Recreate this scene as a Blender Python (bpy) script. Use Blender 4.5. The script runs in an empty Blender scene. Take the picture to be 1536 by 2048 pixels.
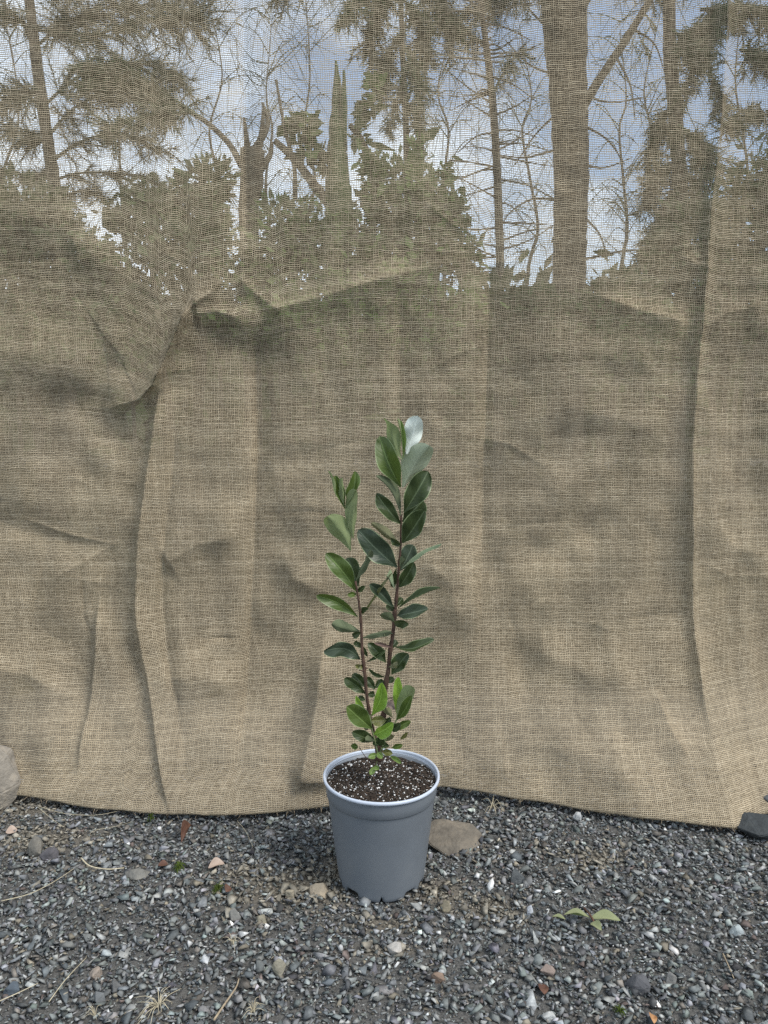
import bpy, bmesh, math, random
import numpy as np
from mathutils import Vector, Matrix
from math import radians as R
random.seed(7); rng = np.random.default_rng(7)

# ------------------------------------------------------------------ camera
sc = bpy.context.scene
COL = sc.collection
F, PITCH, H = 1480.0, 0.1229, 0.654          # focal length in photo pixels, pitch down, height of the lens
CP, SP = math.cos(PITCH), math.sin(PITCH)
cam_d = bpy.data.cameras.new('camera'); cam = bpy.data.objects.new('camera', cam_d); COL.objects.link(cam)
cam.location = (0, 0, H); cam.rotation_euler = (math.pi/2 - PITCH, 0, 0)
cam_d.sensor_fit = 'VERTICAL'; cam_d.sensor_height = 24; cam_d.lens = 24*F/2048
cam_d.clip_start = 0.02; cam_d.clip_end = 2000
sc.camera = cam

# ------------------------------------------------------------------ sky, sun, exposure
SUN_EL, SUN_AZ = R(52), R(56)                 # the sun stands high, in front of the cloth and a little to the right
w = bpy.data.worlds.new('World'); sc.world = w; w.use_nodes = True
nt = w.node_tree; nt.nodes.clear()
def N(nt, t, **k):
    n = nt.nodes.new(t)
    for a, b in k.items():
        if a.startswith('i_'): n.inputs[a[2:]].default_value = b
        elif isinstance(a, str): setattr(n, a, b)
    return n
out = N(nt, 'ShaderNodeOutputWorld'); bg = N(nt, 'ShaderNodeBackground'); bg.inputs[1].default_value = 0.125
sky = N(nt, 'ShaderNodeTexSky'); sky.sky_type = 'NISHITA'; sky.sun_disc = False
sky.sun_elevation = SUN_EL; sky.sun_rotation = math.pi - SUN_AZ; sky.dust_density = 0.3; sky.ozone_density = 2.5; sky.air_density = 1.15
tc = N(nt, 'ShaderNodeTexCoord'); mp = N(nt, 'ShaderNodeMapping'); mp.inputs['Scale'].default_value = (1, 1, 1.6)
mp.inputs['Location'].default_value = (0.35, 0.1, 0.2)
ns = N(nt, 'ShaderNodeTexNoise'); ns.inputs['Scale'].default_value = 3.2; ns.inputs['Detail'].default_value = 7; ns.inputs['Roughness'].default_value = .55
rp = N(nt, 'ShaderNodeValToRGB'); rp.color_ramp.elements[0].position = .43; rp.color_ramp.elements[1].position = .60; rp.color_ramp.elements[0].color = (.2, .2, .2, 1)
mx = N(nt, 'ShaderNodeMix', data_type='RGBA'); mx.inputs['B'].default_value = (6.6, 7.4, 8.2, 1)
L = nt.links.new
L(tc.outputs['Generated'], mp.inputs[0]); L(mp.outputs[0], ns.inputs['Vector']); 
sx3 = N(nt, 'ShaderNodeSeparateXYZ'); L(tc.outputs['Generated'], sx3.inputs[0])          # more blue towards the right
mr = N(nt, 'ShaderNodeMapRange'); mr.inputs['From Min'].default_value = -.05; mr.inputs['From Max'].default_value = .22; mr.inputs['To Min'].default_value = .05; mr.inputs['To Max'].default_value = -.07
L(sx3.outputs[0], mr.inputs[0]); sb = N(nt, 'ShaderNodeMath', operation='ADD'); L(ns.outputs[0], sb.inputs[0]); L(mr.outputs[0], sb.inputs[1]); L(sb.outputs[0], rp.inputs[0])
L(rp.outputs[0], mx.inputs['Factor']); L(sky.outputs[0], mx.inputs['A']); L(mx.outputs['Result'], bg.inputs[0]); L(bg.outputs[0], out.inputs[0])
sun_d = bpy.data.lights.new('sun', 'SUN'); sun_d.energy = 2.6; sun_d.angle = R(25); sun_d.color = (1, .955, .88)
sun = bpy.data.objects.new('sun', sun_d); COL.objects.link(sun)
sdir = Vector((math.sin(SUN_AZ)*math.cos(SUN_EL), -math.cos(SUN_AZ)*math.cos(SUN_EL), math.sin(SUN_EL)))
sun.rotation_euler = sdir.to_track_quat('Z', 'Y').to_euler()
sc.view_settings.view_transform = 'Standard'; sc.view_settings.look = 'None'; sc.view_settings.exposure = 0.58; sc.view_settings.gamma = 1
sc.render.engine = 'CYCLES'
cy = sc.cycles; cy.use_denoising = False; cy.use_adaptive_sampling = False; cy.transparent_max_bounces = 24
cy.max_bounces = 6; cy.diffuse_bounces = 3; cy.glossy_bounces = 2; cy.transmission_bounces = 4; cy.sample_clamp_indirect = 6
cy.filter_width = 1.5; cy.caustics_reflective = False; cy.caustics_refractive = False

# ------------------------------------------------------------------ helpers
def ray(px, py):
    a = (px-768)/F; b = -(py-1024)/F
    return Vector((a, CP + b*SP, -SP + b*CP))            # per metre of depth along the view axis
def at(px, py, y):                                        # the point where that line of sight crosses the plane Y = y
    d = ray(px, py); return Vector((0, 0, H)) + d*(y/d.y)
def gnd(px, py, z=0.0):
    d = ray(px, py); return Vector((0, 0, H)) + d*((z-H)/d.z)
def mppx(y): return y/F                                   # metres per photo pixel at distance y

def tag(o, label=None, cat=None, group=None, kind=None):
    for k, v in (('label', label), ('category', cat), ('group', group), ('kind', kind)):
        if v: o[k] = v
    return o
def empty(name, loc):
    o = bpy.data.objects.new(name, None); o.location = loc; o.empty_display_size = .02; COL.objects.link(o); return o
def link(name, me, parent=None):
    o = bpy.data.objects.new(name, me); COL.objects.link(o)
    if parent: o.parent = parent; o.matrix_parent_inverse = Matrix.Translation(-parent.location)
    return o
def mesh(name, V, Fc, mat=None, parent=None, smooth=False, uv=None, col=None, loc=None):
    """V (n,3); Fc: (m,3) or (m,4) array or list of such arrays. uv per vertex, col per vertex."""
    V = np.asarray(V, dtype=np.float32).reshape(-1, 3)
    if loc is not None: V = V - np.array(loc, dtype=np.float32)
    Fs = Fc if isinstance(Fc, list) else [Fc]
    Fs = [np.asarray(f, dtype=np.int32) for f in Fs if len(f)]
    me = bpy.data.meshes.new(name)
    me.vertices.add(len(V)); me.vertices.foreach_set('co', V.ravel())
    li = np.concatenate([f.ravel() for f in Fs]); lens = np.concatenate([np.full(len(f), f.shape[1], np.int32) for f in Fs])
    st = np.concatenate([[0], np.cumsum(lens)[:-1]]).astype(np.int32)
    me.loops.add(len(li)); me.loops.foreach_set('vertex_index', li)
    me.polygons.add(len(lens)); me.polygons.foreach_set('loop_start', st); me.polygons.foreach_set('loop_total', lens)
    if smooth: me.polygons.foreach_set('use_smooth', np.ones(len(lens), bool))
    if uv is not None:
        ul = me.uv_layers.new(name='UVMap'); ul.data.foreach_set('uv', np.asarray(uv, np.float32)[li].ravel())
    if col is not None:
        ca = me.color_attributes.new('tint', 'FLOAT_COLOR', 'POINT')
        c4 = np.ones((len(V), 4), np.float32); c4[:, :3] = col; ca.data.foreach_set('color', c4.ravel())
    me.update(calc_edges=True); me.validate()
    o = link(name, me, parent)
    if loc is not None and parent is None: o.location = loc
    elif loc is not None: o.location = loc
    if mat: me.materials.append(mat)
    return o
def tube(pts, rad, sides=8, cap=True, wob=0.0):
    pts = [Vector(p) for p in pts]; n = len(pts)
    rad = rad if hasattr(rad, '__len__') else [rad]*n
    V = []; Fq = []; Ft = []
    up = Vector((0.31, 0.87, 0.39)).normalized()
    for i, p in enumerate(pts):
        t = (pts[min(i+1, n-1)] - pts[max(i-1, 0)]).normalized()
        a = t.cross(up)
        if a.length < 1e-4: a = t.cross(Vector((1, 0, 0)))
        a.normalize(); b = t.cross(a); up = (a.cross(t)).normalized() if False else up
        for k in range(sides):
            th = 2*math.pi*k/sides; r = rad[i]*(1 + (random.uniform(-wob, wob) if wob else 0))
            V.append(p + a*(math.cos(th)*r) + b*(math.sin(th)*r))
    for i in range(n-1):
        for k in range(sides):
            k2 = (k+1) % sides; Fq.append((i*sides+k, i*sides+k2, (i+1)*sides+k2, (i+1)*sides+k))
    if cap:
        V.append(pts[0]); V.append(pts[-1])
        for k in range(sides):
            k2 = (k+1) % sides; Ft.append((len(V)-2, k2, k)); Ft.append((len(V)-1, (n-1)*sides+k, (n-1)*sides+k2))
    return np.array([tuple(v) for v in V]), np.array(Fq, np.int32).reshape(-1, 4), np.array(Ft, np.int32).reshape(-1, 3)
class MB:
    """collects pieces of ONE mesh"""
    def __init__(s): s.V = []; s.Q = []; s.T = []; s.n = 0
    def add(s, V, Q=None, T=None):
        s.V.append(np.asarray(V, np.float32).reshape(-1, 3))
        if Q is not None and len(Q): s.Q.append(np.asarray(Q, np.int32) + s.n)
        if T is not None and len(T): s.T.append(np.asarray(T, np.int32) + s.n)
        s.n += len(s.V[-1])
    def tube(s, pts, rad, sides=6, cap=True, wob=0): s.add(*tube(pts, rad, sides, cap, wob))
    def build(s, name, mat, parent=None, smooth=False, loc=None):
        Fs = []
        if s.Q: Fs.append(np.concatenate(s.Q))
        if s.T: Fs.append(np.concatenate(s.T))
        return mesh(name, np.concatenate(s.V), Fs, mat, parent, smooth, loc=loc)
def smooth_path(pts, per=6):
    """Catmull-Rom through 3-D points"""
    P = [Vector(p) for p in pts]; P = [P[0]*2-P[1]] + P + [P[-1]*2-P[-2]]; o = []
    for i in range(1, len(P)-2):
        for k in range(per):
            t = k/per; a, b, c, d = P[i-1], P[i], P[i+1], P[i+2]
            o.append(.5*((2*b) + (c-a)*t + (2*a-5*b+4*c-d)*t*t + (3*b-a-3*c+d)*t**3))
    o.append(P[-2]); return o
# smooth 2-D value noise in numpy
_perm = rng.random((256, 256))
def vnoise(x, y):
    x = np.asarray(x, float); y = np.asarray(y, float)
    xi = np.floor(x).astype(int); yi = np.floor(y).astype(int); fx = x-xi; fy = y-yi
    fx = fx*fx*(3-2*fx); fy = fy*fy*(3-2*fy)
    g = lambda a, b: _perm[a % 256, b % 256]
    return (g(xi, yi)*(1-fx)*(1-fy) + g(xi+1, yi)*fx*(1-fy) + g(xi, yi+1)*(1-fx)*fy + g(xi+1, yi+1)*fx*fy)*2-1
def fbm(x, y, o=4):
    s = 0; a = 1; t = 0
    for i in range(o): s = s + a*vnoise(x*2**i + 17.3*i, y*2**i + 9.1*i); t += a; a *= .5
    return s/t

# ------------------------------------------------------------------ materials
def new_mat(name):
    m = bpy.data.materials.new(name); m.use_nodes = True; m.node_tree.nodes.clear()
    return m, m.node_tree
def ramp(nt, stops):
    r = nt.nodes.new('ShaderNodeValToRGB'); e = r.color_ramp.elements
    while len(e) < len(stops): e.new(.5)
    for x, (p, c) in zip(e, stops): x.position = p; x.color = (*c, 1)
    return r
def noise_mat(name, stops, scale, rough=.85, bump=.3, detail=6, bscale=None, spec=.3, dist=.002, attr=False, sheen=0):
    """object-space noise colour + bump; attr: multiplied with the piece's own tint"""
    m, nt = new_mat(name); l = nt.links.new
    o = N(nt, 'ShaderNodeOutputMaterial'); b = N(nt, 'ShaderNodeBsdfPrincipled')
    b.inputs['Roughness'].default_value = rough; b.inputs['Specular IOR Level'].default_value = spec
    tc = N(nt, 'ShaderNodeTexCoord'); n = N(nt, 'ShaderNodeTexNoise'); n.inputs['Scale'].default_value = scale; n.inputs['Detail'].default_value = detail
    n.inputs['Roughness'].default_value = .62
    src = tc.outputs['Object']
    l(src, n.inputs['Vector']); r = ramp(nt, stops); l(n.outputs[0], r.inputs[0])
    col = r.outputs[0]
    if attr:
        a = N(nt, 'ShaderNodeAttribute'); a.attribute_name = 'tint'
        mm = N(nt, 'ShaderNodeMix', data_type='RGBA', blend_type='MULTIPLY'); mm.inputs['Factor'].default_value = 1
        l(col, mm.inputs['A']); l(a.outputs['Color'], mm.inputs['B']); col = mm.outputs['Result']
    l(col, b.inputs['Base Color'])
    if bump:
        n2 = N(nt, 'ShaderNodeTexNoise'); n2.inputs['Scale'].default_value = bscale or scale*3; n2.inputs['Detail'].default_value = 5
        l(src, n2.inputs['Vector']); bp = N(nt, 'ShaderNodeBump'); bp.inputs['Strength'].default_value = bump; bp.inputs['Distance'].default_value = dist
        l(n2.outputs[0], bp.inputs['Height']); l(bp.outputs[0], b.inputs['Normal'])
    l(b.outputs[0], o.inputs[0]); return m

def burlap_mat():
    m, nt = new_mat('burlap_weave'); l = nt.links.new
    def M(op, a, b=None, c=None):
        n = N(nt, 'ShaderNodeMath', operation=op)
        for i, v in enumerate((a, b, c)):
            if v is None: continue
            if isinstance(v, (int, float)): n.inputs[i].default_value = v
            else: l(v, n.inputs[i])
        return n.outputs[0]
    uv = N(nt, 'ShaderNodeUVMap'); uv.uv_map = 'UVMap'; sp = N(nt, 'ShaderNodeSeparateXYZ'); l(uv.outputs[0], sp.inputs[0])
    u0, v0 = sp.outputs[0], sp.outputs[1]
    def noise(vec, scale, detail=2):
        n = N(nt, 'ShaderNodeTexNoise'); n.inputs['Scale'].default_value = scale; n.inputs['Detail'].default_value = detail
        l(vec, n.inputs['Vector']); return n
    wob = noise(uv.outputs[0], 55, 3); ws = N(nt, 'ShaderNodeSeparateXYZ'); l(wob.outputs['Color'], ws.inputs[0])
    PU, PV = 0.0029, 0.0028
    U = M('ADD', M('DIVIDE', u0, PU), M('MULTIPLY', M('SUBTRACT', ws.outputs[0], .5), 1.5))
    V = M('ADD', M('DIVIDE', v0, PV), M('MULTIPLY', M('SUBTRACT', ws.outputs[1], .5), 1.5))
    iu, iv = M('FLOOR', U), M('FLOOR', V)
    fu, fv = M('SUBTRACT', M('MULTIPLY', M('FRACT', U), 2), 1), M('SUBTRACT', M('MULTIPLY', M('FRACT', V), 2), 1)   # -1..1 across a thread
    def thread(i, along, base, seed):
        wn = N(nt, 'ShaderNodeTexWhiteNoise', noise_dimensions='2D'); c = N(nt, 'ShaderNodeCombineXYZ'); l(i, c.inputs[0]); c.inputs[1].default_value = seed
        l(c.outputs[0], wn.inputs['Vector'])
        c2 = N(nt, 'ShaderNodeCombineXYZ'); l(M('MULTIPLY', i, 7.31), c2.inputs[0]); l(M('MULTIPLY', along, 90.0), c2.inputs[1]); c2.inputs[2].default_value = seed
        sl = noise(c2.outputs[0], 1.0, 2)                                  # slubs along this thread
        wd = M('ADD', M('ADD', base, M('MULTIPLY', M('SUBTRACT', wn.outputs['Value'], .5), .14)), M('MULTIPLY', M('SUBTRACT', sl.outputs[0], .5), .6))
        return wd, wn.outputs['Value'], sl.outputs[0]
    # the cloth hangs stretched and more open at the top, closer below
    og = N(nt, 'ShaderNodeMapRange'); og.interpolation_type = 'SMOOTHSTEP'; l(v0, og.inputs[0])
    for k_, v_ in (('From Min', -.05), ('From Max', .66), ('To Min', .07), ('To Max', -.13)): og.inputs[k_].default_value = v_
    wu, ru, su = thread(iu, v0, M('ADD', og.outputs[0], .345), 3.0); wv, rv, sv = thread(iv, u0, M('ADD', og.outputs[0], .57), 11.0)
    inU = M('LESS_THAN', M('ABSOLUTE', fu), wu); inV = M('LESS_THAN', M('ABSOLUTE', fv), wv)
    par = M('MODULO', M('ADD', M('ADD', iu, iv), 20000), 2)                # which thread lies on top at this crossing
    weft = M('MULTIPLY', inV, M('MAXIMUM', M('SUBTRACT', 1, inU), par))    # weft visible here
    alpha = M('MAXIMUM', inU, inV)
    fz = noise(uv.outputs[0], 900, 2)
    # round thread normals, straight from the weave
    nx_w = M('DIVIDE', fu, wu); ny_w = M('DIVIDE', fv, wv)
    wx = M('MULTIPLY', M('SUBTRACT', 1, weft), M('MULTIPLY', nx_w, .8))
    wy = M('MULTIPLY', weft, M('MULTIPLY', ny_w, .8))
    cn = N(nt, 'ShaderNodeCombineXYZ'); l(M('ADD', M('MULTIPLY', wx, .5), .5), cn.inputs[0]); l(M('ADD', M('MULTIPLY', wy, .5), .5), cn.inputs[1]); cn.inputs[2].default_value = .85
    nm = N(nt, 'ShaderNodeNormalMap'); nm.uv_map = 'UVMap'; nm.inputs['Strength'].default_value = 1.0; l(cn.outputs[0], nm.inputs['Color'])
    # colour: jute, each thread its own tone, large faint stains
    tone = M('ADD', M('MULTIPLY', M('SUBTRACT', 1, weft), M('ADD', M('MULTIPLY', ru, .25), M('MULTIPLY', su, .75))), M('MULTIPLY', weft, M('ADD', M('MULTIPLY', rv, .25), M('MULTIPLY', sv, .75))))
    tone = M('ADD', M('MULTIPLY', tone, .75), M('MULTIPLY', fz.outputs[0], .25))
    rc = ramp(nt, [(.22, (.245, .198, .138)), (.5, (.41, .345, .25)), (.78, (.58, .51, .39))]); l(tone, rc.inputs[0])
    big = noise(uv.outputs[0], 4.5, 5); rb = ramp(nt, [(.3, (.84, .82, .80)), (.7, (1.08, 1.04, .98))]); l(big.outputs[0], rb.inputs[0])
    mm = N(nt, 'ShaderNodeMix', data_type='RGBA', blend_type='MULTIPLY'); mm.inputs['Factor'].default_value = 1
    l(rc.outputs[0], mm.inputs['A']); l(rb.outputs[0], mm.inputs['B'])
    mid = noise(uv.outputs[0], 17, 6); rm = ramp(nt, [(.32, (.86, .86, .85)), (.68, (1.10, 1.09, 1.07))]); l(mid.outputs[0], rm.inputs[0])
    m2 = N(nt, 'ShaderNodeMix', data_type='RGBA', blend_type='MULTIPLY'); m2.inputs['Factor'].default_value = 1
    l(mm.outputs['Result'], m2.inputs['A']); l(rm.outputs[0], m2.inputs['B']); mm = m2
    d = N(nt, 'ShaderNodeBsdfDiffuse'); t = N(nt, 'ShaderNodeBsdfTranslucent'); tr = N(nt, 'ShaderNodeBsdfTransparent')
    l(mm.outputs['Result'], d.inputs[0]); l(mm.outputs['Result'], t.inputs[0]); l(nm.outputs[0], d.inputs['Normal'])
    ms = N(nt, 'ShaderNodeMixShader'); ms.inputs[0].default_value = .16; l(d.outputs[0], ms.inputs[1]); l(t.outputs[0], ms.inputs[2])
    ma = N(nt, 'ShaderNodeMixShader'); l(alpha, ma.inputs[0]); l(tr.outputs[0], ma.inputs[1]); l(ms.outputs[0], ma.inputs[2])
    o = N(nt, 'ShaderNodeOutputMaterial'); l(ma.outputs[0], o.inputs[0]); return m

def leaf_mat(name, top, top2, under, gloss=.38, trans=.2, margin=(.34, .42, .22)):
    m, nt = new_mat(name); l = nt.links.new
    def M(op, a, b=None):
        n = N(nt, 'ShaderNodeMath', operation=op)
        for i, v in enumerate((a, b)):
            if v is None: continue
            if isinstance(v, (int, float)): n.inputs[i].default_value = v
            else: l(v, n.inputs[i])
        return n.outputs[0]
    def mix(f, a, b):
        n = N(nt, 'ShaderNodeMix', data_type='RGBA')
        for k, v in (('Factor', f), ('A', a), ('B', b)):
            if isinstance(v, (int, float)): n.inputs[k].default_value = v
            elif isinstance(v, tuple): n.inputs[k].default_value = (*v, 1)
            else: l(v, n.inputs[k])
        return n.outputs['Result']
    uv = N(nt, 'ShaderNodeUVMap'); uv.uv_map = 'UVMap'; s = N(nt, 'ShaderNodeSeparateXYZ'); l(uv.outputs[0], s.inputs[0])
    t, e = s.outputs[0], s.outputs[1]                     # along 0..1, across -1..1
    ae = M('ABSOLUTE', e)
    tc = N(nt, 'ShaderNodeTexCoord'); n = N(nt, 'ShaderNodeTexNoise'); n.inputs['Scale'].default_value = 90; n.inputs['Detail'].default_value = 4; l(tc.outputs['Object'], n.inputs['Vector'])
    # side veins slant towards the tip
    vf = M('FRACT', M('ADD', M('SUBTRACT', M('MULTIPLY', t, 8.0), M('MULTIPLY', ae, 1.9)), M('ADD', M('MULTIPLY', n.outputs[0], 1.3), M('MULTIPLY', e, .2))))
    vd = M('ABSOLUTE', M('SUBTRACT', vf, .5)); vein = M('MULTIPLY', M('LESS_THAN', vd, .06), M('LESS_THAN', ae, .9))
    rib = M('LESS_THAN', ae, .055); edge = M('GREATER_THAN', ae, .93)
    up = mix(n.outputs[0], top, top2)
    lig = tuple(min(1, c*1.45+.012) for c in top2)
    up = mix(M('MULTIPLY', vein, .30), up, lig); up = mix(M('MULTIPLY', rib, .8), up, tuple(min(1, c*1.9+.03) for c in top2)); up = mix(M('MULTIPLY', edge, .55), up, margin)
    un = mix(n.outputs[0], tuple(c*.86 for c in under), under)
    un = mix(M('MULTIPLY', vein, .16), un, tuple(c*.68 for c in under)); un = mix(M('MULTIPLY', rib, .6), un, tuple(min(1, c*1.25) for c in under))
    g = N(nt, 'ShaderNodeNewGeometry'); c = mix(g.outputs['Backfacing'], up, un)
    b = N(nt, 'ShaderNodeBsdfPrincipled'); l(c, b.inputs['Base Color'])
    l(M('ADD', M('MULTIPLY', g.outputs['Backfacing'], .35), gloss), b.inputs['Roughness']); b.inputs['Specular IOR Level'].default_value = .3
    bp = N(nt, 'ShaderNodeBump'); bp.inputs['Strength'].default_value = .3; bp.inputs['Distance'].default_value = .0010
    hh = M('ADD', M('MULTIPLY', M('MINIMUM', vd, .25), 1.6), M('MULTIPLY', n.outputs[0], .5)); l(hh, bp.inputs['Height']); l(bp.outputs[0], b.inputs['Normal'])
    tl = N(nt, 'ShaderNodeBsdfTranslucent'); l(mix(.5, c, tuple(min(1, x*2.2) for x in top2)), tl.inputs[0])
    ms = N(nt, 'ShaderNodeMixShader'); ms.inputs[0].default_value = trans; l(b.outputs[0], ms.inputs[1]); l(tl.outputs[0], ms.inputs[2])
    o = N(nt, 'ShaderNodeOutputMaterial'); l(ms.outputs[0], o.inputs[0]); return m
def foliage_mat(name, c1, c2, scale=1.2, trans=.25):
    m, nt = new_mat(name); l = nt.links.new
    tc = N(nt, 'ShaderNodeTexCoord'); n = N(nt, 'ShaderNodeTexNoise'); n.inputs['Scale'].default_value = scale; n.inputs['Detail'].default_value = 5; l(tc.outputs['Object'], n.inputs['Vector'])
    r = ramp(nt, [(.3, c1), (.7, c2)]); l(n.outputs[0], r.inputs[0])
    d = N(nt, 'ShaderNodeBsdfDiffuse'); t = N(nt, 'ShaderNodeBsdfTranslucent'); l(r.outputs[0], d.inputs[0]); l(r.outputs[0], t.inputs[0])
    ms = N(nt, 'ShaderNodeMixShader'); ms.inputs[0].default_value = trans; l(d.outputs[0], ms.inputs[1]); l(t.outputs[0], ms.inputs[2])
    o = N(nt, 'ShaderNodeOutputMaterial'); l(ms.outputs[0], o.inputs[0]); return m

M_burlap = burlap_mat()
M_pot = noise_mat('pot_plastic', [(.25, (.116, .127, .139)), (.5, (.136, .150, .166)), (.78, (.160, .172, .184))], 11, rough=.45, bump=.03, bscale=60, spec=.35, dist=.0004)
M_rim = noise_mat('pot_rim_plastic', [(.3, (.42, .46, .53)), (.7, (.47, .51, .58))], 30, rough=.4, bump=.02, bscale=80, spec=.45, dist=.0004)
M_soil = noise_mat('potting_soil', [(.3, (.012, .009, .007)), (.55, (.030, .022, .016)), (.8, (.07, .05, .036))], 160, rough=.95, bump=.8, bscale=420, dist=.002)
M_chip = noise_mat('bark_chip', [(.3, (.7, .7, .7)), (.7, (1.2, 1.2, 1.2))], 300, rough=.9, bump=.4, bscale=500, attr=True)
M_perl = noise_mat('perlite', [(.3, (.60, .59, .56)), (.7, (.82, .81, .78))], 260, rough=.9, bump=.4, bscale=700, dist=.0006)
M_stem = noise_mat('woody_stem', [(.3, (.035, .021, .015)), (.7, (.11, .062, .042))], 120, rough=.8, bump=.5, bscale=300, dist=.001)
M_gstem = noise_mat('green_stem', [(.3, (.10, .13, .05)), (.7, (.20, .23, .11))], 120, rough=.7, bump=.3, bscale=300, dist=.0008)
M_gravel = noise_mat('crushed_stone', [(.25, (.55, .56, .57)), (.5, (1, 1, 1)), (.75, (1.6, 1.58, 1.52))], 150, rough=.92, bump=.4, bscale=420, attr=True, dist=.001, spec=.12)
M_rock = noise_mat('rock', [(.25, (.6, .6, .6)), (.5, (1, 1, 1)), (.78, (1.55, 1.5, 1.42))], 55, rough=.85, bump=.8, bscale=170, attr=True, dist=.003, spec=.25, detail=9)
M_bark = noise_mat('tree_bark', [(.3, (.035, .028, .02)), (.7, (.11, .088, .062))], 16, rough=.95, bump=1, bscale=30, dist=.02)
M_twig = noise_mat('dry_twig', [(.3, (.20, .15, .10)), (.7, (.42, .34, .23))], 200, rough=.85, bump=.3)
M_straw = noise_mat('dry_grass', [(.3, (.34, .29, .19)), (.7, (.58, .51, .37))], 150, rough=.8, bump=0)
M_weed = foliage_mat('weed_green', (.05, .075, .015), (.12, .16, .04), 120)
M_deadr = noise_mat('dead_leaf_red', [(.3, (.055, .026, .018)), (.7, (.14, .07, .045))], 90, rough=.6, bump=.3)
M_deado = noise_mat('dead_leaf_orange', [(.3, (.26, .12, .045)), (.7, (.45, .25, .12))], 90, rough=.6, bump=.3)
M_deadp = noise_mat('dead_leaf_pink', [(.3, (.26, .19, .145)), (.7, (.42, .33, .27))], 90, rough=.6, bump=.2)
M_pine = foliage_mat('pine_needles', (.032, .050, .030), (.075, .10, .058))
M_cyp = foliage_mat('conifer_spray', (.034, .060, .030), (.08, .115, .056))
M_shrub = foliage_mat('shrub_leaves', (.055, .095, .030), (.14, .20, .070), 2.2)
M_hedge = foliage_mat('hedge_leaves', (.036, .062, .028), (.095, .135, .060), 2.0)
M_under = foliage_mat('undergrowth_leaves', (.030, .030, .018), (.075, .070, .040), 1.5)
M_far = foliage_mat('far_leaves', (.05, .07, .035), (.11, .13, .06), .8)

# ground: gritty grey fines with patches of tan silt
def ground_mat():
    m, nt = new_mat('gravel_fines'); l = nt.links.new
    tc = N(nt, 'ShaderNodeTexCoord'); o = N(nt, 'ShaderNodeOutputMaterial'); b = N(nt, 'ShaderNodeBsdfPrincipled'); b.inputs['Roughness'].default_value = .92
    b.inputs['Specular IOR Level'].default_value = .2
    def noi(s, d=5):
        n = N(nt, 'ShaderNodeTexNoise'); n.inputs['Scale'].default_value = s; n.inputs['Detail'].default_value = d; n.inputs['Roughness'].default_value = .65; l(tc.outputs['Object'], n.inputs['Vector']); return n.outputs[0]
    f = ramp(nt, [(.3, (.055, .054, .051)), (.52, (.11, .107, .10)), (.75, (.18, .172, .158))]); l(noi(330), f.inputs[0])
    s = ramp(nt, [(.3, (.095, .082, .064)), (.7, (.22, .195, .155))]); l(noi(210), s.inputs[0])
    a = N(nt, 'ShaderNodeAttribute'); a.attribute_name = 'tint'
    mm = N(nt, 'ShaderNodeMix', data_type='RGBA'); l(a.outputs['Fac'], mm.inputs['Factor']); l(f.outputs[0], mm.inputs['A']); l(s.outputs[0], mm.inputs['B'])
    l(mm.outputs['Result'], b.inputs['Base Color'])
    bp = N(nt, 'ShaderNodeBump'); bp.inputs['Strength'].default_value = .9; bp.inputs['Distance'].default_value = .004; l(noi(300, 6), bp.inputs['Height']); l(bp.outputs[0], b.inputs['Normal'])
    l(b.outputs[0], o.inputs[0]); return m
M_ground = ground_mat()

# ------------------------------------------------------------------ ground
SILT = [(gnd(600, 1785), .10, .045), (gnd(700, 1750), .05, .05), (gnd(880, 1790), .05, .03), (gnd(20, 1615), .09, .05), (gnd(90, 1680), .08, .04),
        (gnd(500, 1750), .05, .02), (gnd(760, 1850), .06, .02), (gnd(1180, 1720), .05, .03), (gnd(980, 1820), .04, .03), (gnd(780, 1900), .05, .012)]
def silt(x, y):
    s = 0
    for c, a, b in SILT: s = np.maximum(s, np.exp(-(((x-c.x)/a)**2 + ((y-c.y)/b)**2)))
    return np.clip(s*1.15 + .32*fbm(x*14, y*14, 4) - .12, 0, 1)
def gz(x, y):
    near = np.exp(-((np.asarray(y)-.9)/1.6)**2)
    return (.006*fbm(np.asarray(x)*5, np.asarray(y)*5, 3) + .0025*fbm(np.asarray(x)*28, np.asarray(y)*28, 3))*near
def axis(core0, core1, n, far):
    c = np.linspace(core0, core1, n); g = np.geomspace(.05, far, 26)
    return np.concatenate([core0 - g[::-1], c, core1 + g])
xs = axis(-1.1, 1.1, 300, 600); ys = axis(.35, 1.6, 190, 900)
gx, gy = np.meshgrid(xs, ys); gzz = gz(gx, gy)
def grid_faces(nr, nc):
    i = np.arange(nr-1)[:, None]*nc + np.arange(nc-1)[None]; i = i.ravel()
    return np.stack([i, i+1, i+nc+1, i+nc], 1)
g = mesh('ground', np.stack([gx, gy, gzz], -1), grid_faces(*gx.shape), M_ground, smooth=True, col=np.repeat(silt(gx, gy).reshape(-1, 1), 3, 1))
tag(g, kind='structure')

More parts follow.
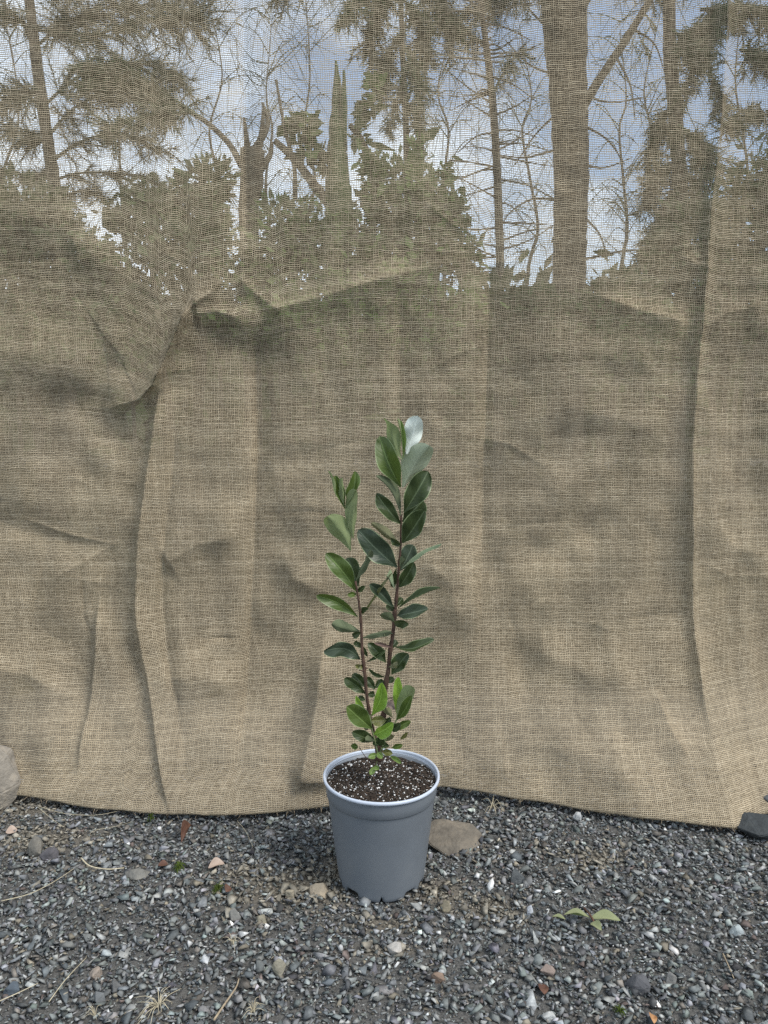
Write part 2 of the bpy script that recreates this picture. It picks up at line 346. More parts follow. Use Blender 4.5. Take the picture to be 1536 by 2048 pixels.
# ------------------------------------------------------------------ stones
def hull(npts, flat, seed, jag=.25, rounder=0):
    r = random.Random(seed); bm = bmesh.new()
    for i in range(npts):
        z = r.uniform(-1, 1); a = r.uniform(0, 2*math.pi); q = math.sqrt(max(0, 1-z*z)); k = 1 - r.random()*jag
        bm.verts.new((q*math.cos(a)*k, q*math.sin(a)*k*r.uniform(.85, 1), z*flat*k))
    bmesh.ops.convex_hull(bm, input=bm.verts); loose = [v for v in bm.verts if not v.link_faces]; bmesh.ops.delete(bm, geom=loose, context='VERTS')
    if rounder:
        bmesh.ops.bevel(bm, geom=list(bm.edges), offset=rounder, segments=1, affect='EDGES', clamp_overlap=True)
    bmesh.ops.triangulate(bm, faces=bm.faces)
    bm.verts.index_update(); V = np.array([tuple(v.co) for v in bm.verts]); T = np.array([[v.index for v in f.verts] for f in bm.faces]); bm.free(); return V, T
PROTO = [hull(random.choice((6, 7, 7, 8, 9)), random.uniform(.24, .58), 100+i, .45) for i in range(36)]
def stone_cols(n, s):
    base = np.array([.146, .152, .150]); c = np.repeat(base[None], n, 0)*np.exp(rng.normal(0, .40, n))[:, None]*(1 + rng.normal(0, .03, (n, 3)))
    k = rng.random(n)
    def put(a, b, col, sd=.2):
        i = (k >= a) & (k < b); c[i] = np.array(col)*np.exp(rng.normal(0, sd, i.sum()))[:, None]
    put(0, .018, (.42, .42, .41), .25); put(.035, .13, (.25, .252, .24)); put(.13, .165, (.19, .168, .13)); put(.165, .180, (.12, .095, .085)); put(.205, .27, (.098, .108, .112)); put(.27, .33, (.15, .135, .118))
    return np.clip(c, .012, .75)
def scatter(n, smin, smax, power, x0, x1, y0, y1, sink, seed, keep=None, heap=0.0):
    X = rng.uniform(x0, x1, n); Y = rng.uniform(y0, y1, n)
    if keep is not None: k = keep(X, Y); X, Y = X[k], Y[k]; n = len(X)
    s = smin + (smax-smin)*rng.random(n)**power
    th = rng.uniform(0, 2*np.pi, n); tx = rng.normal(0, .30, n); ty = rng.normal(0, .30, n); el = rng.uniform(.55, 1, n)
    up = heap*rng.random(n)**1.5
    col = stone_cols(n, s); st = silt(X, Y)[:, None]; tanc = np.array([.20, .182, .148])*np.exp(rng.normal(0, .25, n))[:, None]
    mixk = (rng.random(n)[:, None] < st*.85); col = np.where(mixk, tanc, col)
    pid = rng.integers(0, len(PROTO), n); Vs = []; Ts = []; Cs = []; off = 0
    for p, (PV_, PT) in enumerate(PROTO):
        i = np.where(pid == p)[0]
        if not len(i): continue
        v = PV_[None]*np.stack([s[i], s[i]*el[i], s[i]], 1)[:, None]
        c, sn = np.cos(th[i])[:, None], np.sin(th[i])[:, None]
        x = v[..., 0]*c - v[..., 1]*sn; y = v[..., 0]*sn + v[..., 1]*c; z = v[..., 2] + x*tx[i][:, None] + y*ty[i][:, None]
        P = np.stack([x + X[i][:, None], y + Y[i][:, None], z + gz(X[i], Y[i])[:, None] + (s[i]*sink + up[i])[:, None]], -1)
        Vs.append(P.reshape(-1, 3)); Ts.append((PT[None] + (off + np.arange(len(i))*len(PV_))[:, None, None]).reshape(-1, 3)); off += len(i)*len(PV_)
        Cs.append(np.repeat(col[i], len(PV_), 0))
    return np.concatenate(Vs), np.concatenate(Ts), np.concatenate(Cs)
POTX, POTY, POTR0, POTR1, POTH = -.0037, .9933, .0602, .0825, .1568
def inview(X, Y):
    r = (np.abs(X) < .62*Y + .10) & (np.hypot(X-POTX, Y-POTY) > .057)
    return r
parts = [scatter(64000, .0013, .0036, 1.5, -.95, .95, .50, 1.36, .25, 1, inview, .0030), scatter(46000, .0034, .0080, 1.4, -.95, .95, .50, 1.36, .25, 2, inview, .0045),
         scatter(5600, .0076, .0138, 1.6, -.95, .95, .50, 1.34, .22, 3, lambda X, Y: inview(X, Y) & (np.hypot(X-POTX, Y-POTY) > .068), .0045),
         scatter(420, .012, .017, 1.5, -.95, .95, .50, 1.20, .12, 5, lambda X, Y: inview(X, Y) & (np.hypot(X-POTX, Y-POTY) > .085), .002),
         scatter(9000, .003, .011, 2.0, -1.6, 1.6, .30, 1.9, .2, 4, lambda X, Y: np.abs(X) > .62*Y + .08)]
Vs, Ts, Cs = [], [], []; o_ = 0
for v, t, c in parts: Vs.append(v); Ts.append(t+o_); Cs.append(c); o_ += len(v)
tag(mesh('gravel', np.concatenate(Vs), np.concatenate(Ts), M_gravel, col=np.concatenate(Cs)), 'loose crushed grey slate gravel covering the ground', 'gravel', kind='stuff')

def rock(name, label, cat, px, py, wpx, hpx, col, flat=.5, rot=0, seed=0, npts=26, sink=.25, tilt=(0, 0), group=None, depth=None, lift=0):
    """one stone: centre of its foot at the pixel, seen width and height in photo pixels"""
    p = gnd(px, py); d = p.y*CP + H*SP; sx = wpx/F*d/2; sy = depth if depth else sx*.75; sz = hpx/F*d*.62
    V, T = hull(npts, 1, 900+seed, .3)
    bm = bmesh.new(); vs = [bm.verts.new(v) for v in V]; bm.verts.ensure_lookup_table()
    for t in T: bm.faces.new([vs[i] for i in t])
    bmesh.ops.dissolve_limit(bm, angle_limit=R(16), verts=bm.verts, edges=bm.edges)
    bmesh.ops.bevel(bm, geom=list(bm.edges), offset=.035, segments=2, affect='EDGES', clamp_overlap=True)
    bmesh.ops.triangulate(bm, faces=bm.faces); bmesh.ops.subdivide_edges(bm, edges=bm.edges, cuts=1 if wpx < 60 else 2, use_grid_fill=True)
    bmesh.ops.triangulate(bm, faces=bm.faces)
    rr = random.Random(seed); ph = rr.uniform(0, 50)
    bm.normal_update()
    for v in bm.verts:
        v.co += v.normal*(.05*float(fbm(v.co.x*2.2+ph, v.co.y*2.2+v.co.z*1.7, 4)))
    M = Matrix.Rotation(tilt[0], 4, 'X') @ Matrix.Rotation(tilt[1], 4, 'Y') @ Matrix.Diagonal((sx, sy, sz, 1)) @ Matrix.Rotation(rot, 4, 'Z')
    bmesh.ops.transform(bm, matrix=M, verts=bm.verts)
    zmin = min(v.co.z for v in bm.verts); zmax = max(v.co.z for v in bm.verts)
    for v in bm.verts: v.co.z += -zmin - (zmax-zmin)*sink + lift
    me = bpy.data.meshes.new(name); bm.to_mesh(me); bm.free()
    ca = me.color_attributes.new('tint', 'FLOAT_COLOR', 'POINT'); ca.data.foreach_set('color', np.tile(np.array([*col, 1], np.float32), len(me.vertices)))
    me.materials.append(M_rock); o = link(name, me); o.location = (p.x, p.y, float(gz(p.x, p.y)))
    return tag(o, label, cat, group)
GREY = (.10, .11, .115); DARK = (.045, .05, .052); TAN = (.22, .18, .13); PALE = (.33, .31, .27)
rock('rock', 'broad flat grey brown rock half buried behind the pot, beside the burlap hem', 'rock', 914, 1690, 172, 50, (.135, .118, .095), seed=52, npts=18, sink=.46, depth=.06, rot=.4, tilt=(.2, .1))
rock('boulder', 'pale grey boulder holding down the left end of the burlap', 'boulder', -16, 1612, 124, 128, (.23, .205, .17), seed=2, npts=40, sink=.1, depth=.06)
rock('slate_slab', 'dark pointed slate slab lying on the right end of the burlap hem', 'rock', 1516, 1672, 130, 50, DARK, seed=3, npts=11, sink=.05, tilt=(-.1, .25), depth=.045, rot=.3)
rock('slate_slab', 'thin dark slate slab stacked above the pointed slab at the right', 'rock', 1530, 1622, 92, 30, (.06, .065, .068), seed=4, npts=14, sink=-.7, tilt=(.1, .1), depth=.04)
rock('slate_slab', 'black upright stone against the right edge of the burlap', 'rock', 1548, 1596, 70, 70, (.03, .033, .035), seed=5, npts=14, sink=-.3, depth=.03)
rock('rock', 'blocky tan grey stone at the left near the straw', 'rock', 72, 1712, 42, 44, (.16, .15, .13), seed=6, sink=.15, rot=.5)
rock('rock', 'dark purplish stone right beside the blocky tan one', 'rock', 100, 1722, 42, 34, (.085, .08, .085), seed=7, sink=.3)
rock('rock', 'long flat grey stone with a tan end below the straw', 'rock', 275, 1757, 62, 22, (.15, .145, .13), seed=8, sink=.3, rot=.2)
rock('rock', 'upright yellow and grey stone in front of the pot, left', 'rock', 560, 1957, 36, 46, (.24, .22, .17), seed=9, npts=16, sink=.12)
rock('rock', 'pale elongated stone lying in front of the pot, right', 'rock', 790, 1902, 46, 22, (.36, .34, .31), seed=10, sink=.2)
rock('rock', 'large oval dark grey slate pebble at the lower right', 'rock', 1278, 1978, 62, 46, (.085, .085, .09), seed=11, npts=30, sink=.3)
rock('rock', 'salmon pink angular stone at the lower right', 'rock', 1095, 1950, 34, 38, (.21, .165, .14), seed=12, npts=14, sink=.2)
rock('rock', 'round pink and grey stone at the lower left', 'rock', 190, 1952, 42, 26, (.24, .20, .165), seed=13, sink=.3)
rock('rock', 'grey wedge of stone left below the green weeds', 'rock', 470, 1842, 34, 34, (.17, .165, .15), seed=14, npts=12, sink=.2)
rock('rock', 'flat sandy topped stone next to the grey wedge', 'rock', 525, 1848, 44, 18, (.22, .20, .15), seed=15, npts=14, sink=.2)
rock('rock', 'brown lump of stone right of center at the bottom', 'rock', 876, 1960, 38, 32, (.19, .135, .10), seed=16, sink=.25)
rock('rock', 'dark slate flake standing right of the brown rock', 'rock', 1033, 1770, 38, 44, (.095, .10, .10), seed=17, npts=14, sink=.2)
rock('rock', 'grey angular chunk casting a dark gap at the lower left', 'rock', 235, 1982, 42, 28, (.13, .13, .125), seed=18, npts=12, sink=0)
rock('rock', 'wide grey stone at the lower left behind the dry grass', 'rock', 198, 2006, 40, 30, (.12, .125, .125), seed=19, npts=13, sink=.1)
rock('rock', 'white quartz stone striped with grey at the bottom right', 'rock', 1102, 2038, 40, 26, (.40, .40, .385), seed=20, npts=16, sink=.15)
rock('rock', 'bluish slate flake at the bottom left edge', 'rock', 28, 1990, 46, 36, (.075, .09, .105), seed=21, npts=12, sink=.3)
rock('rock', 'tan block of stone tight by the pot foot, left', 'rock', 640, 1790, 62, 28, (.26, .22, .165), seed=22, npts=20, sink=.3)
rock('rock', 'tan stone left of the one at the pot foot', 'rock', 578, 1800, 30, 26, (.25, .22, .165), seed=23, npts=16, sink=.2)
rock('rock', 'greenish stone right of the pot beside small tan pebbles', 'rock', 893, 1822, 32, 26, (.20, .175, .125), seed=24, npts=16, sink=.2)
rock('rock', 'pale quartz pebble above the fallen green leaves', 'rock', 1060, 1832, 18, 32, (.42, .43, .45), seed=25, npts=20, sink=.2)
rock('rock', 'pale greenish oval pebble at the right', 'rock', 1472, 1868, 32, 28, (.30, .33, .33), seed=26, npts=26, sink=.25)
rock('rock', 'white and grey layered stone just below the burlap hem', 'rock', 1156, 1640, 24, 22, (.40, .40, .39), seed=27, npts=14, sink=.1)
rock('rock', 'grey hexagonal stone at the lower right by the oval slate', 'rock', 1340, 1968, 34, 38, (.17, .165, .155), seed=28, npts=13, sink=.2)

# ------------------------------------------------------------------ burlap cloth
HEM = [(-400, 1575), (-60, 1598), (30, 1612), (110, 1622), (200, 1637), (320, 1648), (450, 1650), (560, 1642), (650, 1630), (760, 1614), (880, 1596), (1000, 1610), (1100, 1624), (1200, 1640), (1300, 1656), (1400, 1671), (1470, 1678), (1520, 1650), (1600, 1630), (1950, 1600)]
hp = [gnd(a, b) for a, b in HEM]; hx = np.array([p.x for p in hp]); hy = np.array([p.y for p in hp])
Y0 = 1.30
NX, NZ = 940, 860
X_ = np.linspace(-1.05, 1.05, NX); S_ = np.linspace(0, 1, NZ)
ZT = 1.62
TX, TS = np.meshgrid(X_, S_)
Zc = TS*ZT
def to_px(x, y, z):
    zz = z-H; d = y*CP - zz*SP; u = y*SP + zz*CP
    return 768 + F*x/d, 1024 - F*u/d
PX, PY = to_px(TX, np.full_like(TX, Y0), Zc)
def polydist(pts):
    """signed distance (pixels, + on the right of the travel direction seen in the picture) and position along"""
    best = np.full(PX.shape, 1e9); sg = np.zeros_like(PX); al = np.zeros_like(PX); tot = 0
    Ls = [math.hypot(b[0]-a[0], b[1]-a[1]) for a, b in zip(pts, pts[1:])]; T = sum(Ls)
    for (a, b, Lk) in zip(pts, pts[1:], Ls):
        dx, dy = (b[0]-a[0])/Lk, (b[1]-a[1])/Lk; rx, ry = PX-a[0], PY-a[1]
        t = np.clip(rx*dx + ry*dy, 0, Lk); ex, ey = rx-t*dx, ry-t*dy; dd = np.hypot(ex, ey)
        s = np.sign(dx*ry - dy*rx); m = dd < best
        best = np.where(m, dd, best); sg = np.where(m, s, sg); al = np.where(m, (tot+t)/T, al); tot += Lk
    return best*np.where(sg == 0, 1, sg), al
D = np.zeros_like(PX)                              # metres towards the camera
def fade(al, a, b):                                # fade in/out along the crease
    f = np.ones_like(al)
    if a > 0: f = np.minimum(f, np.clip(al/a, 0, 1))
    if b > 0: f = np.minimum(f, np.clip((1-al)/b, 0, 1))
    return f*f*(3-2*f)
def ridge(pts, amp, wl, wr, fa=.15, fb=.15, p=1.0):
    """a crease: rises amp metres, falling off over wl pixels on the negative side and wr on the positive"""
    global D
    d, al = polydist(pts); wv = np.where(d < 0, wl, wr); D = D + amp*1.25*fade(al, fa, fb)*np.exp(-(np.abs(d)/wv)**p)
def step(pts, amp, wd, reach, fa=.15, fb=.15):
    """cloth steps forward by amp on the positive side, sinking back over reach pixels"""
    global D
    d, al = polydist(pts); D = D + amp*fade(al, fa, fb)*(.5+.5*np.tanh(d/wd))*np.exp(-np.clip(d, 0, None)/reach)
# --- broad billows
D += .010*fbm(PX/420, PY/520, 3) + .0045*fbm(PX/130+5, PY/190, 3) + .0016*fbm(PX/50, PY/46, 3)
lowm = np.clip((PY-700)/700, 0, 1)
D += lowm*(.020*fbm(PX/150+31, PY/330+3, 3) + .009*fbm(PX/75+1, PY/120+3, 2)) + .004*fbm(PX/60+8, PY/80+2, 2)
# --- vertical folds (travel downwards: + side is the left of the picture)
ridge([(1452, -60), (1440, 200), (1418, 420), (1400, 640), (1378, 900), (1372, 1250), (1380, 1480)], .013, 14, 9, .02, .1, 1.0)
ridge([(1500, 0), (1500, 500), (1490, 1000), (1500, 1500)], -.012, 60, 60, .1, .1, 2)
ridge([(990, -60), (985, 400), (975, 800), (962, 1200), (958, 1420)], -.015, 70, 22, .02, .2, 1.1)
ridge([(484, -60), (488, 300), (490, 520)], -.012, 26, 22, .02, .2, 1.2)
ridge([(505, 640), (512, 900), (500, 1250), (496, 1520)], -.017, 60, 18, .1, .15, 1.1)
ridge([(800, 560), (800, 800), (790, 1000)], -.008, 40, 20, .2, .3, 1.3)
# --- the gathered knot at the left and its pleats
ridge([(470, 535), (452, 560), (425, 590), (388, 620), (362, 680), (335, 745), (322, 772), (285, 800), (225, 815), (170, 812)], .024, 15, 55, .26, .35, 1.0)
ridge([(326, 766), (314, 860), (300, 960), (286, 1080), (284, 1200), (300, 1300), (340, 1420), (408, 1575)], .022, 64, 7, .10, .10, 1.0)
ridge([(352, 800), (350, 900), (340, 1000), (332, 1090), (330, 1200), (344, 1300), (376, 1400), (425, 1540)], -.007, 14, 10, .15, .15, 1.4)
ridge([(392, 612), (364, 678), (337, 743), (322, 772), (285, 800)], .021, 7, 10, .15, .3, 1.0)
ridge([(330, 1125), (400, 1085), (505, 1062)], .011, 40, 26, .1, .3, 1.3)
ridge([(310, 1345), (400, 1330), (505, 1362)], .009, 40, 30, .2, .3, 1.4)
ridge([(-60, 1310), (70, 1335), (200, 1400)], .012, 34, 50, .1, .3, 1.3)
ridge([(250, 700), (200, 760), (190, 830)], -.008, 30, 30, .3, .3, 1.6)
ridge([(700, 900), (640, 1000), (560, 1050)], .007, 50, 36, .3, .4, 1.5)
ridge([(1010, 1130), (1120, 1090), (1240, 1010)], -.010, 46, 46, .3, .4, 1.6)
ridge([(1010, 860), (1130, 815), (1250, 840), (1360, 900)], .009, 40, 50, .3, .3, 1.5)
ridge([(1030, 1280), (1160, 1330), (1280, 1330)], .010, 40, 46, .3, .3, 1.5)
ridge([(1010, 720), (1150, 700), (1370, 740)], .006, 40, 50, .3, .3, 1.5)
ridge([(1400, 1000), (1460, 1090), (1560, 1120)], .010, 36, 46, .2, .3, 1.4)
ridge([(520, 900), (600, 880), (760, 905)], .006, 36, 40, .3, .4, 1.5)
ridge([(472, 545), (505, 582), (550, 616), (575, 632)], .010, 14, 34, .25, .3, 1.2)
ridge([(505, 570), (520, 605), (545, 625)], -.006, 22, 22, .3, .3, 2)
ridge([(392, 630), (440, 625), (495, 640)], .012, 18, 26, .1, .3, 1.3)
ridge([(520, 622), (560, 616), (640, 596), (740, 566), (860, 536), (980, 500)], .012, 20, 46, .08, .5, 1.2)
ridge([(410, 645), (450, 690), (505, 706)], -.005, 26, 26, .3, .3, 2)
# --- swags at the left
ridge([(-60, 400), (110, 450), (230, 540), (330, 600), (386, 622)], .013, 60, 95, .05, .4, 1.4)
ridge([(-60, 690), (80, 715), (200, 765), (300, 790)], .012, 70, 60, .03, .35, 1.6)
ridge([(60, 800), (190, 818), (235, 880), (230, 930)], -.007, 36, 36, .2, .3, 2)
ridge([(-60, 1020), (60, 1065), (240, 1105)], -.011, 40, 34, .05, .4, 1.5)

# --- right side swags
ridge([(1150, 575), (1270, 620), (1385, 650)], .012, 22, 60, .4, .2, 1.2)
ridge([(1390, 668), (1450, 625), (1560, 600)], .009, 18, 50, .3, .3, 1.2)
ridge([(1250, 900), (1150, 960), (1040, 1020)], .009, 60, 40, .3, .4, 1.5)
# --- lower folds
ridge([(202, 1170), (206, 1300), (200, 1510)], .018, 52, 9, .25, .2, 1.1)

ridge([(655, 1230), (640, 1380), (612, 1520)], .034, 90, 20, .35, .15, 1.2)
ridge([(1285, 1350), (1300, 1410), (1325, 1460)], .012, 8, 40, .2, .3, 1.2)
ridge([(1000, 1440), (1120, 1455), (1280, 1490)], .012, 40, 40, .3, .3, 1.6)
ridge([(80, 1480), (160, 1420), (250, 1440)], .012, 30, 40, .3, .3, 1.5)
ridge([(560, 1080), (590, 1150), (680, 1190)], .012, 45, 30, .3, .4, 1.6)
ridge([(830, 1090), (900, 1160), (930, 1300)], .012, 50, 30, .3, .4, 1.6)
# --- many small tension creases
for _ in range(70):
    cx, cy_ = random.uniform(-60, 1600), random.uniform(430, 1540)
    an = random.uniform(-.6, .6) if random.random() < .6 else math.pi/2 + random.uniform(-.35, .35)
    ln = random.uniform(60, 260)*.5; bw = random.uniform(-.25, .25)*ln
    q0 = (cx - ln*math.cos(an), cy_ - ln*math.sin(an)); q2 = (cx + ln*math.cos(an), cy_ + ln*math.sin(an)); q1 = (cx - bw*math.sin(an), cy_ + bw*math.cos(an))
    ridge([q0, q1, q2], random.choice((-1, 1))*random.uniform(.0012, .0038), random.uniform(5, 20), random.uniform(5, 20), .4, .45, 1.0)
# --- right end turns back
D -= .05*np.clip((PX-1490)/60, 0, 1.6)**1.5*np.clip((PY-1150)/350, 0, 1)
# --- foot: comes forward to the hem line, then tucks under
hemY = np.interp(TX[0], hx, hy) + .006*fbm(TX[0]*9, TX[0]*0+4, 3)
hem = np.repeat(hemY[None], NZ, 0)
fwd = (Y0 - hem)
D = D*np.clip(Zc/.06, .25, 1)
bulge = fwd*(np.exp(-(np.clip(Zc-.018, 0, None)/.105)**1.3)*.78 + .22*np.exp(-(np.clip(Zc-.02, 0, None)/.30)**2))
Yc = Y0 - D - bulge
lift = .012*np.exp(-((PX[0]-905)/90)**2) + .005*np.exp(-((PX[0]-100)/70)**2) + .002
tuck = np.clip((.016-Zc)/.016, 0, 1)
Yc = Yc + .028*tuck**1.5
Zf = np.where(Zc < .016, .004 + Zc*.7, Zc - .0008) + lift[None]*np.exp(-Zc/.05) + gz(TX, Yc)*np.exp(-Zc/.03)
# rows follow the hang of the cloth
swagv = .022*np.exp(-((PX-420)/330)**2)*np.exp(-((PY-640)/300)**2) + .014*fbm(PX/520+3, PY/420+9, 2) + .010*np.exp(-((PX-960)/170)**2)*np.exp(-((PY-620)/700)**2) - .012*np.exp(-((PX-1540)/120)**2)*np.clip((PY-900)/600, 0, 1)
dxm = np.gradient(Yc, axis=1); ux = np.cumsum(np.hypot(np.gradient(TX, axis=1), dxm*.7), axis=1); ux = ux - ux[:, NX//2:NX//2+1]
dzm = np.gradient(Yc, axis=0); uz = np.cumsum(np.hypot(np.gradient(Zf, axis=0), dzm*.9), axis=0); uz = uz - uz[int(NZ*.3):int(NZ*.3)+1]*1
uvc = np.stack([ux + .006*fbm(PX/300+7, PY/300, 2), uz + swagv], -1).reshape(-1, 2)
cl = mesh('burlap_curtain', np.stack([TX, Yc, Zf], -1), grid_faces(NZ, NX), M_burlap, smooth=True, uv=uvc)
fr = MB()
for _ in range(230):
    x = random.uniform(-.85, .85); yb = float(np.interp(x, TX[0], Yc[6])); zb = float(np.interp(x, TX[0], Zf[6])); p0 = Vector((x, yb+.002, zb+.001)); l_ = random.uniform(.003, .016)
    d_ = Vector((random.uniform(-1, 1), random.uniform(-1, -.2), random.uniform(-.25, .5))).normalized()
    fr.tube([p0, p0 + d_*l_*.5 + Vector((0, 0, .001)), p0 + d_*l_ + Vector((random.uniform(-.003, .003), 0, -.002))], [.00045, .0004, .0002], 4)
fo = fr.build('frayed_threads', M_twig, cl); fo['kind'] = 'stuff'
tag(cl, 'sheer tan burlap curtain hanging in folds behind the potted shrub', 'curtain')

# ------------------------------------------------------------------ pot
def lathe(prof, seg=96, warp=None):
    V = []; n = len(prof)
    for k in range(seg):
        a = 2*math.pi*k/seg
        for r, z in prof: V.append((r*math.cos(a), r*math.sin(a), z))
    Q = [(k*n+i, ((k+1) % seg)*n+i, ((k+1) % seg)*n+i+1, k*n+i+1) for k in range(seg) for i in range(n-1)]
    return np.array(V), np.array(Q)
pot = empty('plant_pot', (POTX, POTY, 0)); tag(pot, 'slate grey plastic nursery pot with a pale rim, on the gravel', 'plant pot')
def rw(z): return POTR0 + (.0765-POTR0)*((z-.0)/.135)**.95        # wall radius
zs = np.linspace(.012, .128, 26)
prof = [(.030, .0045), (.052, .0045), (rw(.003)-.0035, .0012), (rw(.003)-.001, .0006), (rw(.004), .0022), (rw(.008), .007)] + [(rw(z), z) for z in zs]
prof += [(rw(.1285)+.0002, .1290), (rw(.129)+.0012, .1296), (rw(.13)+.0017, .1306), (.0788, .1400), (.0793, .1490), (.0794, .1510), (.0775, .1515), (.0765, .140), (.0735, .118), (.0700, .095)]
V, Q = lathe(prof, 144)
# drainage notches bite into the foot
ang = np.arctan2(V[:, 1], V[:, 0]); rr = np.hypot(V[:, 0], V[:, 1])
notch = np.zeros(len(V))
for a0, wd in ((-2.30, .17), (-.86, .15), (-.42, .12), (-2.85, .12), (.6, .15), (1.9, .15), (-1.56, .025)):
    dlt = np.abs((ang-a0+np.pi) % (2*np.pi)-np.pi); notch = np.maximum(notch, np.clip((wd-dlt)/.035+.5, 0, 1))
foot = (V[:, 2] < .0035) & (rr > .045)
V[foot, 2] += notch[foot]*.0055; V[foot, :2] *= (1-.02*notch[foot])[:, None]
mid = (V[:, 2] >= .0021) & (V[:, 2] < .010) & (rr > .045); V[mid, 2] += notch[mid]*.0035
b = mesh('pot_body', V + np.array([POTX, POTY, gz(POTX, POTY)]), Q, M_pot, pot, smooth=True, loc=None)
a = np.linspace(0, 2*np.pi, 15)[:-1]
rimp = [(.0785, .1500)] + [((.0805)+.0020*math.cos(t), .1542+.0026*math.sin(t)) for t in np.linspace(-2.2, 3.6, 16)] + [(.0772, .1495)]
V, Q = lathe(rimp, 144); th = np.arctan2(V[:, 1], V[:, 0]); V[:, 2] += .0007*np.sin(2*th+.6) + .0004*np.sin(3*th)
mesh('rim', V + np.array([POTX, POTY, gz(POTX, POTY)]), Q, M_rim, pot, smooth=True)
# potting mix
def sz(x, y):
    r = np.hypot(x, y); return .1480 + .0035*fbm(x*45+3, y*45, 4) + .0012*fbm(x*190, y*190, 3) + .004*np.exp(-(r/.022)**2) + .0008*(r/.07)**2
rs = np.linspace(0, .0772, 60); tt = np.linspace(0, 2*np.pi, 161)[:-1]; RR, TT = np.meshgrid(rs, tt, indexing='ij')
sx_, sy_ = RR*np.cos(TT), RR*np.sin(TT); V = np.stack([sx_, sy_, sz(sx_, sy_)], -1).reshape(-1, 3)
i = (np.arange(59)[:, None]*160 + np.arange(160)[None]).ravel(); j = (np.arange(59)[:, None]*160 + (np.arange(160)[None]+1) % 160).ravel()
soil = mesh('potting_mix', V + np.array([POTX, POTY, 0]), np.stack([i, i+160, j+160, j], 1), M_soil, smooth=True, loc=(POTX, POTY, .14))
tag(soil, 'dark bark potting mix flecked with white perlite filling the pot', 'potting soil', kind='stuff')
def crumbs(n, smin, smax, power, flat, cols, name, mat, elong=1.0, clump=0):
    r = .0755*np.sqrt(rng.random(n)); t = rng.uniform(0, 2*np.pi, n); X, Y = r*np.cos(t), r*np.sin(t); s = smin + (smax-smin)*rng.random(n)**power
    pid = rng.integers(0, len(PROTO), n); Vs, Ts, Cs, off = [], [], [], 0
    for k in range(n):
        PV_, PT = PROTO[pid[k]]; M = np.array(Matrix.Rotation(rng.uniform(0, 6.28), 3, 'Z') @ Matrix.Rotation(rng.normal(0, .4), 3, 'X'))
        v = (PV_*np.array([s[k]*elong*(1 if elong == 1 else rng.uniform(.5, 1.2)), s[k], s[k]*flat]))@M.T
        Vs.append(v + np.array([X[k]+POTX, Y[k]+POTY, sz(X[k], Y[k]) + s[k]*.25])); Ts.append(PT+off); off += len(PV_)
        c = np.array(cols[rng.integers(0, len(cols))])*math.exp(rng.normal(0, .25)); Cs.append(np.repeat(c[None], len(PV_), 0))
    o = mesh(name, np.concatenate(Vs), np.concatenate(Ts), mat, soil, col=np.concatenate(Cs)); o['kind'] = 'stuff'; return o
crumbs(2600, .0010, .0036, 2.2, .8, [(.028, .02, .014), (.045, .030, .020), (.07, .047, .032), (.02, .015, .011), (.095, .068, .05)], 'bark_crumbs', M_chip)
crumbs(190, .0018, .0046, 1.5, .5, [(.06, .045, .035), (.09, .07, .055), (.035, .025, .02)], 'bark_chips', M_chip, 2.2)
crumbs(900, .0006, .0031, 2.6, 1.2, [(1, 1, 1)], 'perlite', M_perl)

# ------------------------------------------------------------------ the shrub
ROOTY = POTY - .004
shrub = empty('guava_shrub', (POTX, POTY, .145)); tag(shrub, 'young two stemmed feijoa shrub with grey green leaves growing in the pot', 'shrub')
def zA(x, y): return (600+x/4.8, 800+y/4.8)
def zB(x, y): return (600+x/4.8, 1180+y/4.8)
stemR = [zA(960, 270), zA(985, 400), zA(988, 560), zA(978, 850), zA(970, 1100), zA(966, 1400), zA(950, 1600), zA(935, 1800), zA(918, 1990), zB(912, 200), zB(895, 400), zB(868, 570), zB(850, 750), zB(826, 900), zB(812, 1100), zB(792, 1300), zB(768, 1480), zB(764, 1640)]
radR = [.0005, .0007, .0009, .0011, .0013, .0016, .0018, .0020, .0023, .0026, .0027, .0028, .0030, .0031, .0030, .0033, .0036, .0045]
stemL = [zA(436, 860), zA(440, 1040), zA(462, 1230), zA(512, 1340), zA(488, 1450), zA(503, 1570), zA(532, 1740), zA(556, 1880), zB(560, 90), zB(578, 220), zB(590, 400), zB(596, 560), zB(612, 720), zB(628, 850), zB(640, 1010), zB(668, 1190), zB(706, 1370), zB(738, 1500), zB(752, 1640)]
radL = [.0006, .0008, .0009, .0010, .0011, .0012, .0013, .0014, .0016, .0018, .0019, .0021, .0025, .0024, .0022, .0024, .0026, .003, .004]
def stem_y(py): return ROOTY + .010*math.sin(py/160.0)
def place(pts, dy): return [at(a, b, stem_y(b)+dy) for a, b in pts]
def stem(name, pts, rad, dy, cut, mat_top, mat_bot):
    P = smooth_path(place(pts, dy), 4); r = np.interp(np.linspace(0, len(rad)-1, len(P)), range(len(rad)), rad)
    k = cut*4
    m = MB(); m.tube(P[:k+1], list(r[:k+1]), 9, wob=.05); t = m.build('shoot_tip', mat_top, None, True)
    m = MB(); m.tube(P[k:], [x*(1+.28*(1 if (j % 7) == 0 else 0)) for j, x in enumerate(r[k:])], 9, wob=.07); s = m.build(name, mat_bot, shrub, True)
    t.parent = s; t.matrix_parent_inverse = Matrix.Translation(-shrub.location); return s
stem('stem', stemR, radR, .004, 4, M_gstem, M_stem); stem('stem', stemL, radL, -.004, 6, M_gstem, M_stem)
